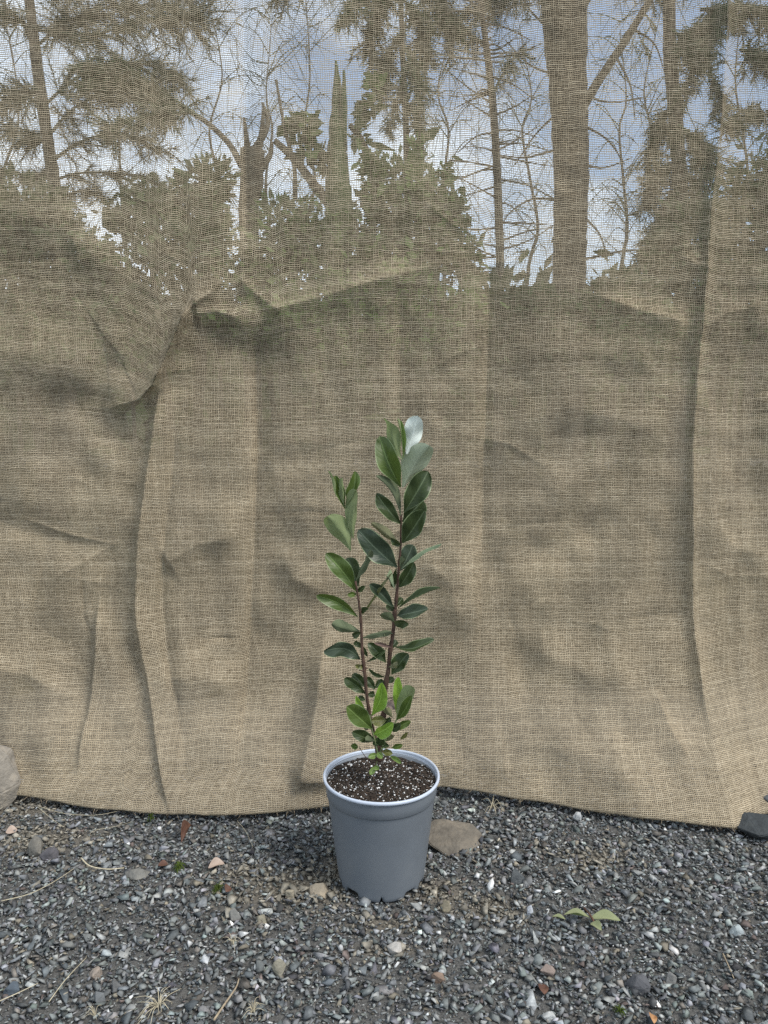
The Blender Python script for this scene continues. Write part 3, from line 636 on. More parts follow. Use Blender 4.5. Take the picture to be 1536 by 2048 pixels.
LM = {'D': leaf_mat('leaf_dark', (.023, .038, .012), (.046, .066, .023), (.13, .155, .085)),
      'B': leaf_mat('leaf_bluish', (.026, .042, .025), (.048, .066, .038), (.20, .25, .18)),
      'M': leaf_mat('leaf_green', (.046, .076, .014), (.085, .125, .028), (.30, .37, .22)),
      'L': leaf_mat('leaf_lime', (.13, .24, .025), (.22, .35, .055), (.34, .44, .18), trans=.3),
      'P': leaf_mat('leaf_young', (.10, .155, .035), (.15, .22, .060), (.24, .285, .14), trans=.25),
      'S': leaf_mat('leaf_felted', (.12, .17, .06), (.18, .24, .10), (.37, .41, .29), trans=.15),
      'W': leaf_mat('leaf_silver_skylit', (.30, .36, .27), (.40, .46, .36), (.68, .73, .66), trans=.15),  # silvery underside, painted whiter still to stand for reflected sky
      'O': leaf_mat('leaf_olive', (.075, .085, .022), (.14, .14, .045), (.20, .20, .11)),
      'X': leaf_mat('leaf_dead', (.10, .06, .045), (.19, .13, .11), (.24, .18, .16), margin=(.12, .08, .06))}
def leaf(base, tip, width, kind, side, dz=0.0, roll=0.0, twist=0.0, fold=.25, curl=0.0, dy=0.0, bend=0.0, blunt=1.0):
    """base, tip: photo pixels; width in photo pixels; side 'U' shows the upper face; dz: tip towards (+) the camera in metres;
    roll/twist turn the blade about its midrib; curl lifts the tip off the chord; bend bows the midrib sideways in the picture"""
    yb = stem_y(base[1]) + dy; B = at(*base, yb); T = at(*tip, yb - dz); wd = width*mppx(yb)*.55
    ax = (T-B); Ln = ax.length; ax.normalize()
    view = (B - Vector((0, 0, H))).normalized(); sd = ax.cross(view).normalized(); nn = sd.cross(ax).normalized()
    if nn.dot(view) > 0: nn = -nn                                   # towards the camera
    if side == 'L': nn = -nn; 
    sd = ax.cross(nn).normalized()
    ns, na = 8, 16; V = []; UV = []; rl = random.Random(int(base[0]*7+base[1])); wa, wp, cu2 = rl.uniform(.10, .32), rl.uniform(0, 6), rl.uniform(-.08, .30); blunt *= rl.uniform(.9, 1.13); bend += rl.uniform(-.045, .045); fold *= rl.uniform(.75, 1.3); asym = rl.uniform(-.16, .16); curl += rl.uniform(-.05, .16)
    for i in range(na+1):
        t = i/na
        t = 1-(1-t)**1.35; tm = .55*blunt
        pr = (.07 + .93*math.sin(math.pi/2*(t/tm))**1.25) if t < tm else max(0, 1-((t-tm)/(1-tm))**2.3)**.54
        ph = roll + twist*(t-.3); c, s = math.cos(ph), math.sin(ph)
        sdir_ = sd*c + nn*s; ndir = nn*c - sd*s
        cen = B + ax*(Ln*t) - nn*(curl*Ln*(t*t)) + nn*(curl*Ln*t*.55) + sd*(bend*Ln*math.sin(math.pi*t))
        for j in range(ns+1):
            e = -1 + 2*j/ns; wv = wd*pr*(1 + asym*(1 if e > 0 else -1) + .05*math.sin(t*9+wp*2+e))
            up = 1.6*fold*abs(e)**1.12*wv + wa*wv*math.sin(t*11+wp+e*2)*abs(e) - cu2*Ln*max(0, t-.55)**1.5
            V.append(tuple(cen + sdir_*(e*wv*math.cos(min(1.2, fold*1.1))) + ndir*up)); UV.append((t, e))
    Q = grid_faces(na+1, ns+1)
    # keep the face normals along nn (upper side)
    a, b_, c_ = (Vector(V[q]) for q in Q[len(Q)//2][:3]); fn = (b_-a).cross(c_-a)
    if fn.dot(nn) < 0: Q = Q[:, ::-1]
    return mesh('leaf', V, Q, LM[kind], shrub, smooth=True, uv=UV)
A = zA; Bz = zB
LEAVES = [
 (A(968,1395), A(880,1330), 14, 'D','U', dict(dz=.014, fold=.4, roll=.4)), (A(955,1600), A(1015,1520), 15, 'D','L', dict(dz=.012, fold=.5, roll=-.4)),
 (A(915,1990), A(985,1900), 15, 'D','U', dict(dz=-.008, fold=.4, dy=.005)), (Bz(908,210), Bz(840,130), 16, 'D','U', dict(dz=-.008, fold=.4, dy=.006)),
 (Bz(895,420), Bz(800,440), 12, 'D','L', dict(dz=.012, fold=.4, roll=.6)), (Bz(868,560), Bz(930,480), 14, 'D','U', dict(dz=-.008, fold=.3, dy=.006)),
 (Bz(848,740), Bz(930,690), 12, 'O','L', dict(dz=.014, fold=.5, roll=.5)), (Bz(825,900), Bz(905,850), 13, 'D','U', dict(dz=-.006, fold=.4, dy=.006)),
 (Bz(582,230), Bz(660,180), 12, 'D','U', dict(dz=.010, fold=.5, roll=.5)), (Bz(590,400), Bz(500,440), 13, 'D','U', dict(dz=-.006, fold=.3, dy=.006)),
 (Bz(598,560), Bz(520,500), 12, 'D','U', dict(dz=-.008, fold=.4, dy=.006)), (Bz(612,715), Bz(530,720), 12, 'O','U', dict(dz=.012, fold=.5, roll=.6)),
 (Bz(640,1010), Bz(720,1000), 13, 'D','U', dict(dz=-.006, fold=.3, dy=.006)), (Bz(690,1300), Bz(610,1320), 15, 'D','L', dict(dz=.006, fold=.4, dy=-.004)),
 (Bz(800,1300), Bz(870,1230), 15, 'D','U', dict(dz=.004, fold=.4)), (Bz(790,1420), Bz(700,1490), 15, 'D','U', dict(dz=.008, fold=.4, dy=-.004)),
 (Bz(780,1480), Bz(850,1500), 15, 'D','U', dict(dz=.010, fold=.4, dy=-.006)), (Bz(742,1400), Bz(800,1340), 14, 'D','U', dict(dz=.004, fold=.4)),
 # ---- right stem, crown
 (A(1025,520), A(1130,150), 36, 'W','L', dict(dz=.004, fold=.15, curl=.08, bend=-.05)),
 (A(985,575), A(835,160), 27, 'P','L', dict(dz=.008, roll=-.25, twist=2.3, fold=.3, bend=.06)),
 (A(988,560), A(945,175), 13, 'P','L', dict(dz=-.004, fold=.7, roll=.3)),
 (A(993,560), A(965,195), 11, 'P','U', dict(dz=.004, fold=.7, roll=-.3)),
 (A(965,835), A(765,365), 46, 'M','U', dict(dz=.010, roll=.12, fold=.55, curl=.18, bend=-.06)),
 (A(985,840), A(1250,430), 62, 'S','L', dict(dz=.016, fold=.62, roll=-.3, curl=.12, bend=.05)),
 (A(1000,1075), A(1228,690), 44, 'D','U', dict(dz=.004, fold=.35, curl=.15)),
 (A(965,1115), A(728,718), 25, 'D','L', dict(dz=.016, roll=.45, fold=.7, bend=-.05)),
 (A(965,1190), A(738,900), 30, 'D','U', dict(dz=.008, roll=-.2, fold=.3, dy=.003)),
 (A(985,1170), A(1185,965), 40, 'D','U', dict(dz=-.004, fold=.3, dy=.006)),
 (A(985,1372), A(1195,1060), 40, 'D','U', dict(dz=.012, fold=.5, roll=.1)),
 (A(955,1395), A(678,1178), 20, 'O','L', dict(dz=.012, roll=.5, fold=.5, bend=-.05)),
 (A(930,1605), A(562,1250), 45, 'B','U', dict(dz=.010, fold=.18, curl=.12, bend=.02)),
 (A(962,1640), A(1085,1390), 33, 'B','U', dict(dz=-.006, fold=.25, dy=.006)),
 (A(975,1622), A(1362,1375), 14, 'M','L', dict(dz=.020, roll=.9, fold=.5, bend=.05)),
 (A(950,1795), A(1092,1560), 28, 'D','U', dict(dz=.010, fold=.35)),
 (A(925,1615), A(890,1800), 14, 'D','U', dict(dz=-.006, fold=.4, dy=.006)),
 (A(908,1815), A(812,1655), 22, 'M','L', dict(dz=.020, roll=.3, fold=.7, curl=.3)),
 (A(890,1985), A(665,1765), 25, 'B','U', dict(dz=.008, fold=.35, roll=-.2)),
 (A(940,2000), A(1335,1798), 18, 'D','U', dict(dz=.018, roll=.7, fold=.4, twist=.5)),
 (Bz(935,245), Bz(1185,190), 27, 'B','U', dict(dz=.024, roll=.35, fold=.25, curl=.45, bend=.06)),
 (Bz(905,310), Bz(782,232), 19, 'D','L', dict(dz=.026, roll=.5, fold=.3)),
 (Bz(905,320), Bz(1018,318), 18, 'D','U', dict(dz=.022, roll=-.5, fold=.3, curl=.3)),
 (Bz(912,545), Bz(1242,472), 20, 'D','U', dict(dz=.020, roll=.45, fold=.3, curl=.4, bend=.12)),
 (Bz(880,550), Bz(715,508), 9, 'X','U', dict(dz=.010, fold=.6)),
 (Bz(826,695), Bz(662,515), 24, 'D','U', dict(dz=.006, fold=.35)),
 (Bz(880,810), Bz(1032,615), 29, 'D','U', dict(dz=.006, fold=.25, roll=.1)),
 (Bz(822,835), Bz(662,768), 9, 'D','U', dict(dz=.016, fold=.5, roll=.6)),
 # ---- left stem
 (A(430,1042), A(340,725), 25, 'M','U', dict(dz=-.006, fold=.55, roll=.15, bend=.05)),
 (A(345,930), A(280,662), 9, 'P','L', dict(dz=.012, roll=.6, fold=.6, dy=-.010)),
 (A(425,1030), A(400,745), 14, 'P','L', dict(dz=.014, roll=-.5, fold=.6)),
 (A(445,1040), A(530,688), 25, 'M','U', dict(dz=.004, roll=.9, twist=-1.8, fold=.4, bend=.06)),
 (A(460,1235), A(520,850), 24, 'P','L', dict(dz=.014, fold=.3, roll=.2)),
 (A(512,1335), A(530,1000), 25, 'P','L', dict(dz=.010, fold=.6, roll=-.35)),
 (A(458,1232), A(392,1125), 16, 'P','L', dict(dz=-.010, fold=.3, dy=.004)),
 (A(488,1445), A(255,1108), 43, 'P','L', dict(dz=.018, fold=.4, roll=.1, curl=.12, bend=-.06)),
 (A(540,1835), A(258,1478), 35, 'M','U', dict(dz=.006, fold=.4, bend=.03)),
 (A(560,1790), A(455,1510), 30, 'D','U', dict(dz=-.010, fold=.3, dy=.008)),
 (A(535,1735), A(702,1430), 17, 'D','L', dict(dz=.014, roll=.5, fold=.6)),
 (A(545,1840), A(620,1790), 11, 'D','U', dict(dz=.006, fold=.4)),
 (A(545,1860), A(455,1872), 11, 'M','U', dict(dz=.010, fold=.4)),
 (Bz(600,235), A(885,1655), 13, 'O','U', dict(dz=.016, roll=.8, twist=1.0, fold=.4, bend=.05)),
 (Bz(552,255), Bz(160,55), 25, 'M','U', dict(dz=.014, fold=.3, roll=.25, bend=.03)),
 (Bz(575,395), Bz(305,325), 23, 'D','L', dict(dz=.012, fold=.3, roll=.3, bend=.08)),
 (Bz(590,462), Bz(878,395), 15, 'D','L', dict(dz=.014, fold=.4, roll=.5)),
 (Bz(578,665), Bz(250,590), 31, 'B','U', dict(dz=.020, fold=.25, roll=.3, curl=.35, bend=.14)),
 (Bz(640,690), Bz(812,582), 8, 'D','U', dict(dz=.012, fold=.5)),
 (Bz(650,640), Bz(604,545), 8, 'D','U', dict(dz=.004, fold=.4)),
 (Bz(630,995), Bz(428,842), 21, 'D','U', dict(dz=.008, fold=.35, roll=.2)),
 (Bz(625,930), Bz(505,805), 21, 'D','U', dict(dz=-.004, fold=.3, dy=.004)),
 (Bz(720,955), Bz(635,838), 17, 'D','U', dict(dz=-.004, fold=.3, dy=.006)),
 (Bz(715,945), Bz(800,865), 15, 'D','U', dict(dz=-.006, fold=.3, dy=.006)),
 (Bz(630,1060), Bz(560,1030), 11, 'D','U', dict(dz=-.006, fold=.3, dy=.006)),
 # ---- bright basal shoots
 (Bz(688,1205), Bz(790,885), 28, 'L','U', dict(dz=.012, fold=.4, roll=-.1, bend=.04, dy=-.010)),
 (Bz(660,1215), Bz(540,1015), 14, 'L','U', dict(dz=.004, fold=.5, roll=.4, dy=-.006)),
 (Bz(690,1335), Bz(448,1118), 37, 'M','U', dict(dz=.018, fold=.35, roll=-.05, dy=-.010)),
 (Bz(925,1180), Bz(945,838), 20, 'L','U', dict(dz=.004, fold=.4, dy=-.006, roll=.1)),
 (Bz(925,1245), Bz(1075,905), 30, 'P','L', dict(dz=.010, fold=.4, roll=-.2, dy=-.010)),
 (Bz(930,1248), Bz(1068,1022), 22, 'M','U', dict(dz=.014, fold=.45, roll=.2, dy=-.012)),
 (Bz(890,1045), Bz(862,1145), 20, 'X','L', dict(dz=.010, fold=.2, blunt=.9)),
 (Bz(890,1225), Bz(815,1130), 15, 'O','L', dict(dz=.008, fold=.4, dy=-.010)),
 (Bz(832,1245), Bz(688,1255), 21, 'O','U', dict(dz=.006, fold=.3, dy=-.004)),
 (Bz(708,1385), Bz(888,1285), 27, 'L','U', dict(dz=.022, fold=.3, roll=-.2, dy=-.014)),
 (Bz(890,1345), Bz(1060,1258), 15, 'M','U', dict(dz=.006, fold=.35, dy=-.006)),
 (Bz(870,1350), Bz(960,1290), 16, 'D','U', dict(dz=.010, fold=.35, dy=-.008)),
 (Bz(712,1435), Bz(508,1370), 24, 'D','U', dict(dz=.016, fold=.3, roll=.2, dy=-.010)),
 (Bz(720,1450), Bz(620,1440), 16, 'D','L', dict(dz=.016, fold=.4, roll=.3, dy=-.014)),
 (Bz(830,1455), Bz(888,1380), 17, 'O','L', dict(dz=.006, fold=.4, dy=-.008)),
 (Bz(960,1435), Bz(1035,1368), 8, 'O','U', dict(dz=.004, fold=.5, dy=-.004)),
 (Bz(880,1515), Bz(985,1488), 12, 'M','U', dict(dz=.004, fold=.4, dy=-.008)),
 (Bz(560,1510), Bz(488,1490), 12, 'M','U', dict(dz=.004, fold=.3, dy=-.012)),
 (Bz(790,1545), Bz(882,1570), 14, 'O','U', dict(dz=.010, fold=.35, dy=-.012)),
 (Bz(745,1580), Bz(655,1602), 12, 'P','U', dict(dz=.008, fold=.35, dy=-.016)),
 (Bz(740,1560), Bz(790,1615), 13, 'P','U', dict(dz=.012, fold=.35, dy=-.016)),
 (Bz(860,1590), Bz(972,1662), 11, 'P','U', dict(dz=.010, fold=.5, dy=-.014)),
 (Bz(722,1690), Bz(672,1772), 11, 'P','U', dict(dz=.008, fold=.4, dy=-.020)),
 (Bz(715,1690), Bz(762,1722), 11, 'P','U', dict(dz=.006, fold=.4, dy=-.020)),
 (Bz(770,1500), Bz(765,1395), 19, 'D','U', dict(dz=.010, fold=.3, dy=-.008)),
 (Bz(835,1300), Bz(760,1210), 14, 'D','U', dict(dz=-.004, fold=.3, dy=.004)),
]
for b_, t_, wd_, k_, s_, kw in LEAVES: leaf(b_, t_, wd_, k_, s_, **kw)
def twig(pts, r0, r1, mat=M_stem, dy=-.006, name='twig'):
    P = smooth_path([at(a, b, stem_y(b)+dy) for a, b in pts], 4); m = MB(); m.tube(P, list(np.linspace(r0, r1, len(P))), 6, wob=.08); return m.build(name, mat, shrub, True)
twig([Bz(755,1600), Bz(720,1450), Bz(690,1330), Bz(672,1200)], .0014, .0008, M_gstem, -.010)
twig([Bz(770,1560), Bz(830,1420), Bz(890,1310), Bz(928,1240), Bz(930,1150)], .0014, .0008, M_gstem, -.010)
twig([Bz(805,1110), Bz(850,1040), Bz(930,1042)], .0009, .0006, M_stem, -.002)
twig([Bz(930,1050), Bz(1050,1045), Bz(1135,1035)], .0007, .0004, M_stem, .004)
twig([Bz(640,1170), Bz(450,1168), Bz(360,1184)], .0006, .0005, M_stem, .004)
twig([Bz(690,1670), Bz(620,1590), Bz(570,1510)], .0005, .0005, M_stem, -.012)
twig([Bz(640,745), Bz(605,775), Bz(568,765)], .0016, .0008, M_stem, -.005)
twig([Bz(740,1640), Bz(728,1690)], .0005, .0005, M_gstem, -.018)

# ------------------------------------------------------------------ litter on the gravel
def blade(pts, w0, mat_mb, lift=0):
    P = smooth_path(pts, 4); mat_mb.tube(P, list(np.linspace(w0, w0*.45, len(P))), 4)
def gp(px, py, z=.006):
    p = gnd(px, py, z); return p + Vector((0, 0, float(gz(p.x, p.y))))
def tuft(name, label, cat, px, py, n, lenpx, mat, w0=.0006, hgt=.012, group=None, spread=(0, 2*math.pi)):
    c = gp(px, py, .004); m = MB(); Lm = lenpx/F*c.y
    for k in range(n):
        a = random.uniform(*spread); l_ = Lm*random.uniform(.45, 1); hh = hgt*random.uniform(.3, 1)
        d = Vector((math.cos(a), math.sin(a)*1.2, 0)); s = Vector((-d.y, d.x, 0))*random.uniform(-.3, .3)*l_
        blade([c, c + d*l_*.4 + Vector((0, 0, hh)) + s*.6, c + d*l_ + s + Vector((0, 0, hh*random.uniform(.1, .8)))], w0, m)
    o = m.build(name, mat, None, True, loc=tuple(c)); return tag(o, label, cat, group)
tuft('dry_grass_tuft', 'small straw tuft in the gravel left of the yellow stone', 'dry grass', 466, 1890, 11, 26, M_straw, .0004)
tuft('dry_grass_tuft', 'largest dry grass tuft, sprawling at the lower left', 'dry grass', 318, 2016, 20, 60, M_straw, .0005)
tuft('dry_grass_tuft', 'bristly dry tuft cut by the bottom edge beside the stick', 'dry grass', 506, 2028, 18, 28, M_straw, .0004)
tuft('dry_grass_tuft', 'thin straw tuft with reddish roots near the bottom left', 'dry grass', 190, 2034, 10, 30, M_straw, .0004)
tuft('dry_grass_tuft', 'wispy brown tuft in the shade under the hem behind the pot', 'dry grass', 985, 1612, 14, 34, M_straw, .0005, .016)
tuft('weed', 'mossy green weed beside a sandy pebble at the left', 'weed', 358, 1744, 60, 16, M_weed, .0007, .010)
tuft('weed', 'spiky little green weed next to a rusty leaf', 'weed', 436, 1784, 34, 17, M_weed, .0006, .010)
tuft('weed', 'tiny weed sprout at the foot of the burlap hem, left', 'weed', 303, 1642, 14, 14, M_weed, .0006, .016)
tuft('weed', 'dark mossy weed at the bottom right beside the orange leaf', 'weed', 1240, 2024, 26, 16, M_weed, .0006, .006)
def strand(name, label, cat, pts, r0, mat=M_straw, z=.007):
    m = MB(); P = smooth_path([gp(a, b, z + .002*random.random()) for a, b in pts], 5); m.tube(P, list(np.linspace(r0, r0*.6, len(P))), 5)
    c = P[0].copy(); return tag(m.build(name, mat, None, True, loc=tuple(c)), label, cat)
strand('straw', 'flat pale straw lying between the blocky stone and the weed', 'straw', [(162, 1717), (180, 1735), (215, 1742), (248, 1740)], .0011, z=.009)
strand('straw', 'long thin curved straw at the left edge', 'straw', [(0, 1806), (60, 1790), (110, 1765), (148, 1740)], .0006)
strand('straw', 'thin slanting grass stalk at the lower left', 'straw', [(98, 2004), (130, 1960), (172, 1918)], .0006)
strand('straw', 'short pale stalk at the bottom left corner', 'straw', [(-4, 2004), (40, 1985), (76, 1966)], .0006)
strand('straw', 'fine pale fibre trailing along the hem at the left', 'straw', [(80, 1615), (130, 1628), (190, 1632), (240, 1624)], .0004, z=.010)
strand('straw', 'fine pale fibre sloping over the silt at the left', 'straw', [(75, 1615), (105, 1640), (128, 1655)], .0004, z=.009)
strand('straw', 'hair fine fibre on the gravel below the hem', 'straw', [(190, 1664), (230, 1655), (262, 1646)], .0003, z=.009)
strand('straw', 'thin bent fibre left of the pot', 'straw', [(474, 1640), (492, 1665), (506, 1698)], .0003, z=.009)
strand('stick', 'brown stick near the bottom, left of the yellow stone', 'stick', [(428, 2044), (450, 2010), (472, 1978), (478, 1960)], .0013, M_twig)
strand('stick', 'short dark stick lying at the lower right', 'stick', [(1446, 1906), (1458, 1930), (1468, 1953)], .0009, M_twig)
def fallen(name, label, px, py, lpx, wpx, rot, mat, curl=.3, lift=.006, tilt=.2, cat='leaf', kind_uv=True, parent=None):
    c = gp(px, py, lift); l_ = lpx/F*c.y*1.0; wd = wpx/F*c.y*.5*1.25; V = []; UV = []
    for i in range(13):
        t = i/12; pr = max(.05, math.sin(math.pi*min(1, t*.96+.02))**.8)
        for j in range(7):
            e = -1+2*j/6; x = (t-.5)*l_; y = e*wd*pr; z = curl*(abs(e)**1.5*wd*pr) + tilt*y + .12*l_*math.sin(t*3.0)*curl + .02*l_*math.sin(t*9+e*3)
            V.append((x*math.cos(rot)-y*math.sin(rot), x*math.sin(rot)+y*math.cos(rot), z)); UV.append((t, e))
    o = mesh(name, np.array(V)+np.array(c), grid_faces(13, 7), mat, parent, True, uv=UV, loc=tuple(c))
    return tag(o, label, cat) if parent is None else o
fallen('fallen_leaf', 'curled red brown dead leaf standing near the hem, left of the pot', 374, 1672, 60, 13, 1.45, M_deadr, 1.6, .010, .6)
fallen('fallen_leaf', 'pale pink dry leaf sliver between the green weeds and the pot', 433, 1736, 34, 14, .45, M_deadp, .8, .010, .5)
fallen('fallen_leaf', 'rusty little leaf beside the spiky green weed', 457, 1783, 16, 14, 1.0, M_deadr, .6, .008, .5)
fallen('fallen_leaf', 'dark red scrap of leaf left of the mossy weed', 326, 1735, 20, 14, .2, M_deadr, .4, .006, .2)
fallen('fallen_leaf', 'orange dry leaf at the bottom right edge', 1306, 2036, 26, 14, 1.4, M_deado, .7, .009, .5)
fallen('fallen_leaf', 'pinkish flat flake on the silt at the left', 23, 1660, 22, 18, .5, M_deadp, .3, .007, .3)
fallen('fallen_leaf', 'dark maroon leaf under the pink stone at the lower right', 1087, 1972, 30, 18, 1.5, M_deadr, .4, .006, .2)
sp = gp(1184, 1838, .006); sprig = empty('fallen_sprig', tuple(sp)); tag(sprig, 'wilted green sprig with broad leaves lying on the gravel, right', 'sprig')
M_wilt = leaf_mat('leaf_wilted', (.075, .105, .032), (.125, .16, .058), (.26, .28, .15), gloss=.6)
for (px, py, lp, wp, rt, cu) in ((1154, 1832, 54, 20, 2.95, .7), (1211, 1838, 62, 19, -.12, .6), (1192, 1852, 28, 15, -.9, .7), (1118, 1834, 28, 14, 2.8, .5)):
    fallen('leaf', None, px, py, lp, wp, rt, M_wilt, cu, .010, .25, parent=sprig)
m = MB(); m.tube(smooth_path([gp(1168, 1815, .012), gp(1182, 1832, .012), gp(1192, 1850, .010)], 4), .0012, 5); m.build('stalk', M_deadr, sprig, True)

# ------------------------------------------------------------------ trees and shrubs behind the cloth
def leaf_cloud(centers, size, n, elong=2.2, seed=0, droop=0.0, direc=None):
    """n leaf-sized quads (kites) round the given centres"""
    r = np.random.default_rng(seed); c = centers[r.integers(0, len(centers), n)] if not isinstance(centers, tuple) else centers[0]
    n = len(c); d = r.normal(size=(n, 3)) if direc is None else direc + r.normal(size=(n, 3))*.45
    d[:, 2] -= droop; d /= np.linalg.norm(d, axis=1)[:, None]
    q = r.normal(size=(n, 3)); s = np.cross(d, q); s /= np.linalg.norm(s, axis=1)[:, None]
    sz_ = size*np.exp(r.normal(0, .3, n))[:, None]; l_ = d*sz_*elong; s = s*sz_*.5
    V = np.stack([c, c + l_*.45 + s, c + l_, c + l_*.45 - s], 1).reshape(-1, 3)
    Q = np.arange(n*4).reshape(-1, 4); return V, Q
def ell(px, py, rx, ry, y, n, seed, ry_depth=None):
    """points through an uneven clump: centre and radii in photo pixels at distance y"""
    r = np.random.default_rng(seed); c = at(px, py, y); k = y/F; p = r.normal(size=(n, 3)); p /= np.linalg.norm(p, axis=1)[:, None]; p *= r.random(n)[:, None]**.45
    lump = 1 + .35*np.sin(p[:, 0]*7+seed) * np.cos(p[:, 2]*6+seed*2)
    p *= lump[:, None]; p *= np.where(r.random(n) < .22, r.uniform(1, 1.4, n), 1)[:, None]
    return np.array(c)[None] + p*np.array([rx*k, (ry_depth or max(rx, ry)*.8)*k, ry*k])
def limb(m, pts, y, r0, r1, dy=0, sides=7):
    P = smooth_path([at(a, b, y + dy*(i/(len(pts)-1))) for i, (a, b) in enumerate(pts)], 5); m.tube(P, list(np.linspace(r0, r1, len(P))), sides, wob=.06); return P
def tree_root(name, label, cat, x, y, group=None): 
    o = empty(name, (x, y, 0)); return tag(o, label, cat, group)
def trunk_mesh(px_pts, wpx, y, root, top_extra=2.5, seed=0):
    """trunk through the given pixels (bottom last), carried down to the ground and up past the picture"""
    P = [at(a, b, y) for a, b in px_pts]; k = y/F
    top = P[0] + (P[0]-P[1]).normalized()*top_extra; bot = Vector((P[-1].x + (P[-1].x-P[-2].x)*.5, y, -.05))
    P = [top] + P + [bot]; rr = [wpx[0]*k*.3] + [w_*k*.5 for w_ in wpx] + [wpx[-1]*k*.62]
    S = smooth_path(P, 6); r = np.interp(np.linspace(0, len(rr)-1, len(S)), range(len(rr)), rr)
    m = MB(); m.tube(S, list(r), 14, wob=.05); return m.build('trunk', M_bark, root, True), S
def sprays(m_tw, specs, y, seed, needle=.05, dens=260, droop=.35, wid=.10, thick=.009):
    """needle boughs: specs of pixel polylines with a hanging fringe of twigs; returns needle points and directions"""
    r = np.random.default_rng(seed); C, Dn = [], []
    for pts, spread in specs:
        P = limb(m_tw, pts, y + r.normal()*.15, thick, thick*.3, r.normal()*.25, 5); k = y/F
        for _ in range(int(.30*dens*spread/60)):
            i = r.integers(max(1, len(P)//6), len(P)); b = P[i]; tdir = (P[i]-P[i-1]).normalized()
            d = np.array([tdir.x + r.normal()*.7, r.normal()*.7, tdir.z*.5 + r.normal()*.5 - droop]); d /= np.linalg.norm(d); ln = spread*k*r.uniform(.3, 1.25)
            e = np.array(b) + d*ln + np.array([0, 0, -.15*ln])
            m_tw.add(*tube([b, Vector(((np.array(b)+e)/2 + np.array([0, 0, .05*ln])).tolist()), Vector(e.tolist())], [.004, .003, .0015], 3, False))
            nn = int(16*ln/.1) + 6; t = r.random(nn)[:, None]; C.append(np.array(b)[None]*(1-t) + e[None]*t); Dn.append(np.repeat(d[None], nn, 0))
    return np.concatenate(C), np.concatenate(Dn)
def needles(C, Dn, ln, wd, seed):
    r = np.random.default_rng(seed); n = len(C); d = Dn + r.normal(size=(n, 3))*.8; d /= np.linalg.norm(d, axis=1)[:, None]
    s = np.cross(d, r.normal(size=(n, 3))); s /= np.linalg.norm(s, axis=1)[:, None]; l_ = ln*r.uniform(.6, 1.2, n)[:, None]
    V = np.stack([C - s*wd*.5, C + s*wd*.5, C + d*l_], 1).reshape(-1, 3); return V, np.arange(n*3).reshape(-1, 3)

# 1. thick bare trunk at the right
y = 5.2; c = at(1138, 560, y); t1 = tree_root('pine_tree', 'thick straight trunked tree seen through the burlap at the right', 'tree', c.x, y)
tr, S = trunk_mesh([(1128, 0), (1135, 150), (1142, 320), (1140, 460), (1137, 580)], [84, 70, 66, 64, 64], y, t1)
def branch(root, pts, y, r0, r1, dy=0, sides=6):
    m = MB(); limb(m, pts, y, r0, r1, dy, sides); return m.build('branch', M_bark, root, True)
branch(t1, [(1165, 215), (1195, 165), (1245, 90), (1300, 0), (1340, -70)], y, .032, .018, -.2)
branch(t1, [(1150, 30), (1176, 0), (1190, -60)], y, .02, .015)
for pts in ([(1168, 190), (1220, 205), (1290, 195)], [(1165, 330), (1210, 335), (1265, 315)], [(1165, 520), (1230, 505), (1310, 495), (1360, 470)], [(1110, 300), (1050, 315), (1000, 310)],
            [(1112, 400), (1065, 398), (1020, 425), (1000, 460)], [(1112, 150), (1060, 130), (1010, 80)], [(1165, 250), (1215, 280), (1250, 330)], [(1165, 430), (1200, 470), (1215, 520)],
            [(1110, 230), (1070, 270), (1030, 330)], [(1100, 60), (1060, 20), (1030, -30)], [(1270, 60), (1310, 90), (1330, 150)], [(1230, 110), (1260, 170), (1270, 240)]):
    branch(t1, pts, y, .009, .003, random.uniform(-.5, .5), 5)
m = MB(); C, Dn = sprays(m, [([(1120, -90), (1050, -40), (960, 10)], 60), ([(1130, -120), (1060, -90), (1020, -30)], 70), ([(1140, -100), (1230, -70), (1300, -30)], 50), ([(1180, -160), (1280, -130), (1380, -90)], 60)], y, 5, droop=.5)
V, T = needles(C, Dn, .09, .005, 6); m.add(V, None, T); m.build('crown', M_pine, t1)
# 2. slender trunk with bare side branches
y = 4.4; c = at(998, 560, y); t2 = tree_root('young_tree', 'slender bare branched tree left of the thick trunk, behind the burlap', 'tree', c.x, y)
trunk_mesh([(958, -20), (972, 90), (985, 200), (993, 320), (998, 450), (1000, 600)], [10, 12, 14, 15, 16, 17], y, t2)
m = MB(); rnd = random.Random(4)
for k in range(46):
    py = rnd.uniform(-40, 590); px = np.interp(py, [-20, 90, 200, 320, 450, 600], [958, 972, 985, 993, 998, 1000]); s = rnd.choice((-1, 1)); l_ = rnd.uniform(40, 130); u = rnd.uniform(-.5, .9)
    P = limb(m, [(px, py), (px + s*l_*.5, py - l_*u*.4), (px + s*l_, py - l_*u*.95 + rnd.uniform(-12, 25))], y, .006, .002, rnd.uniform(-.4, .4), 4)
    for j in range(3):
        q = P[rnd.randint(3, len(P)-1)]; m.tube([q, q + Vector((rnd.uniform(-.12, .12), rnd.uniform(-.1, .1), rnd.uniform(-.16, .1)))], [.002, .001], 3, False)
m.build('branches', M_bark, t2, True)
m = MB(); C, Dn = sprays(m, [([(985, 190), (1010, 140), (1040, 100)], 34), ([(975, 90), (930, 60), (900, 20)], 50)], y, 9, dens=160)
V, T = needles(C, Dn, .07, .004, 10); m.add(V, None, T); m.build('crown', M_pine, t2)
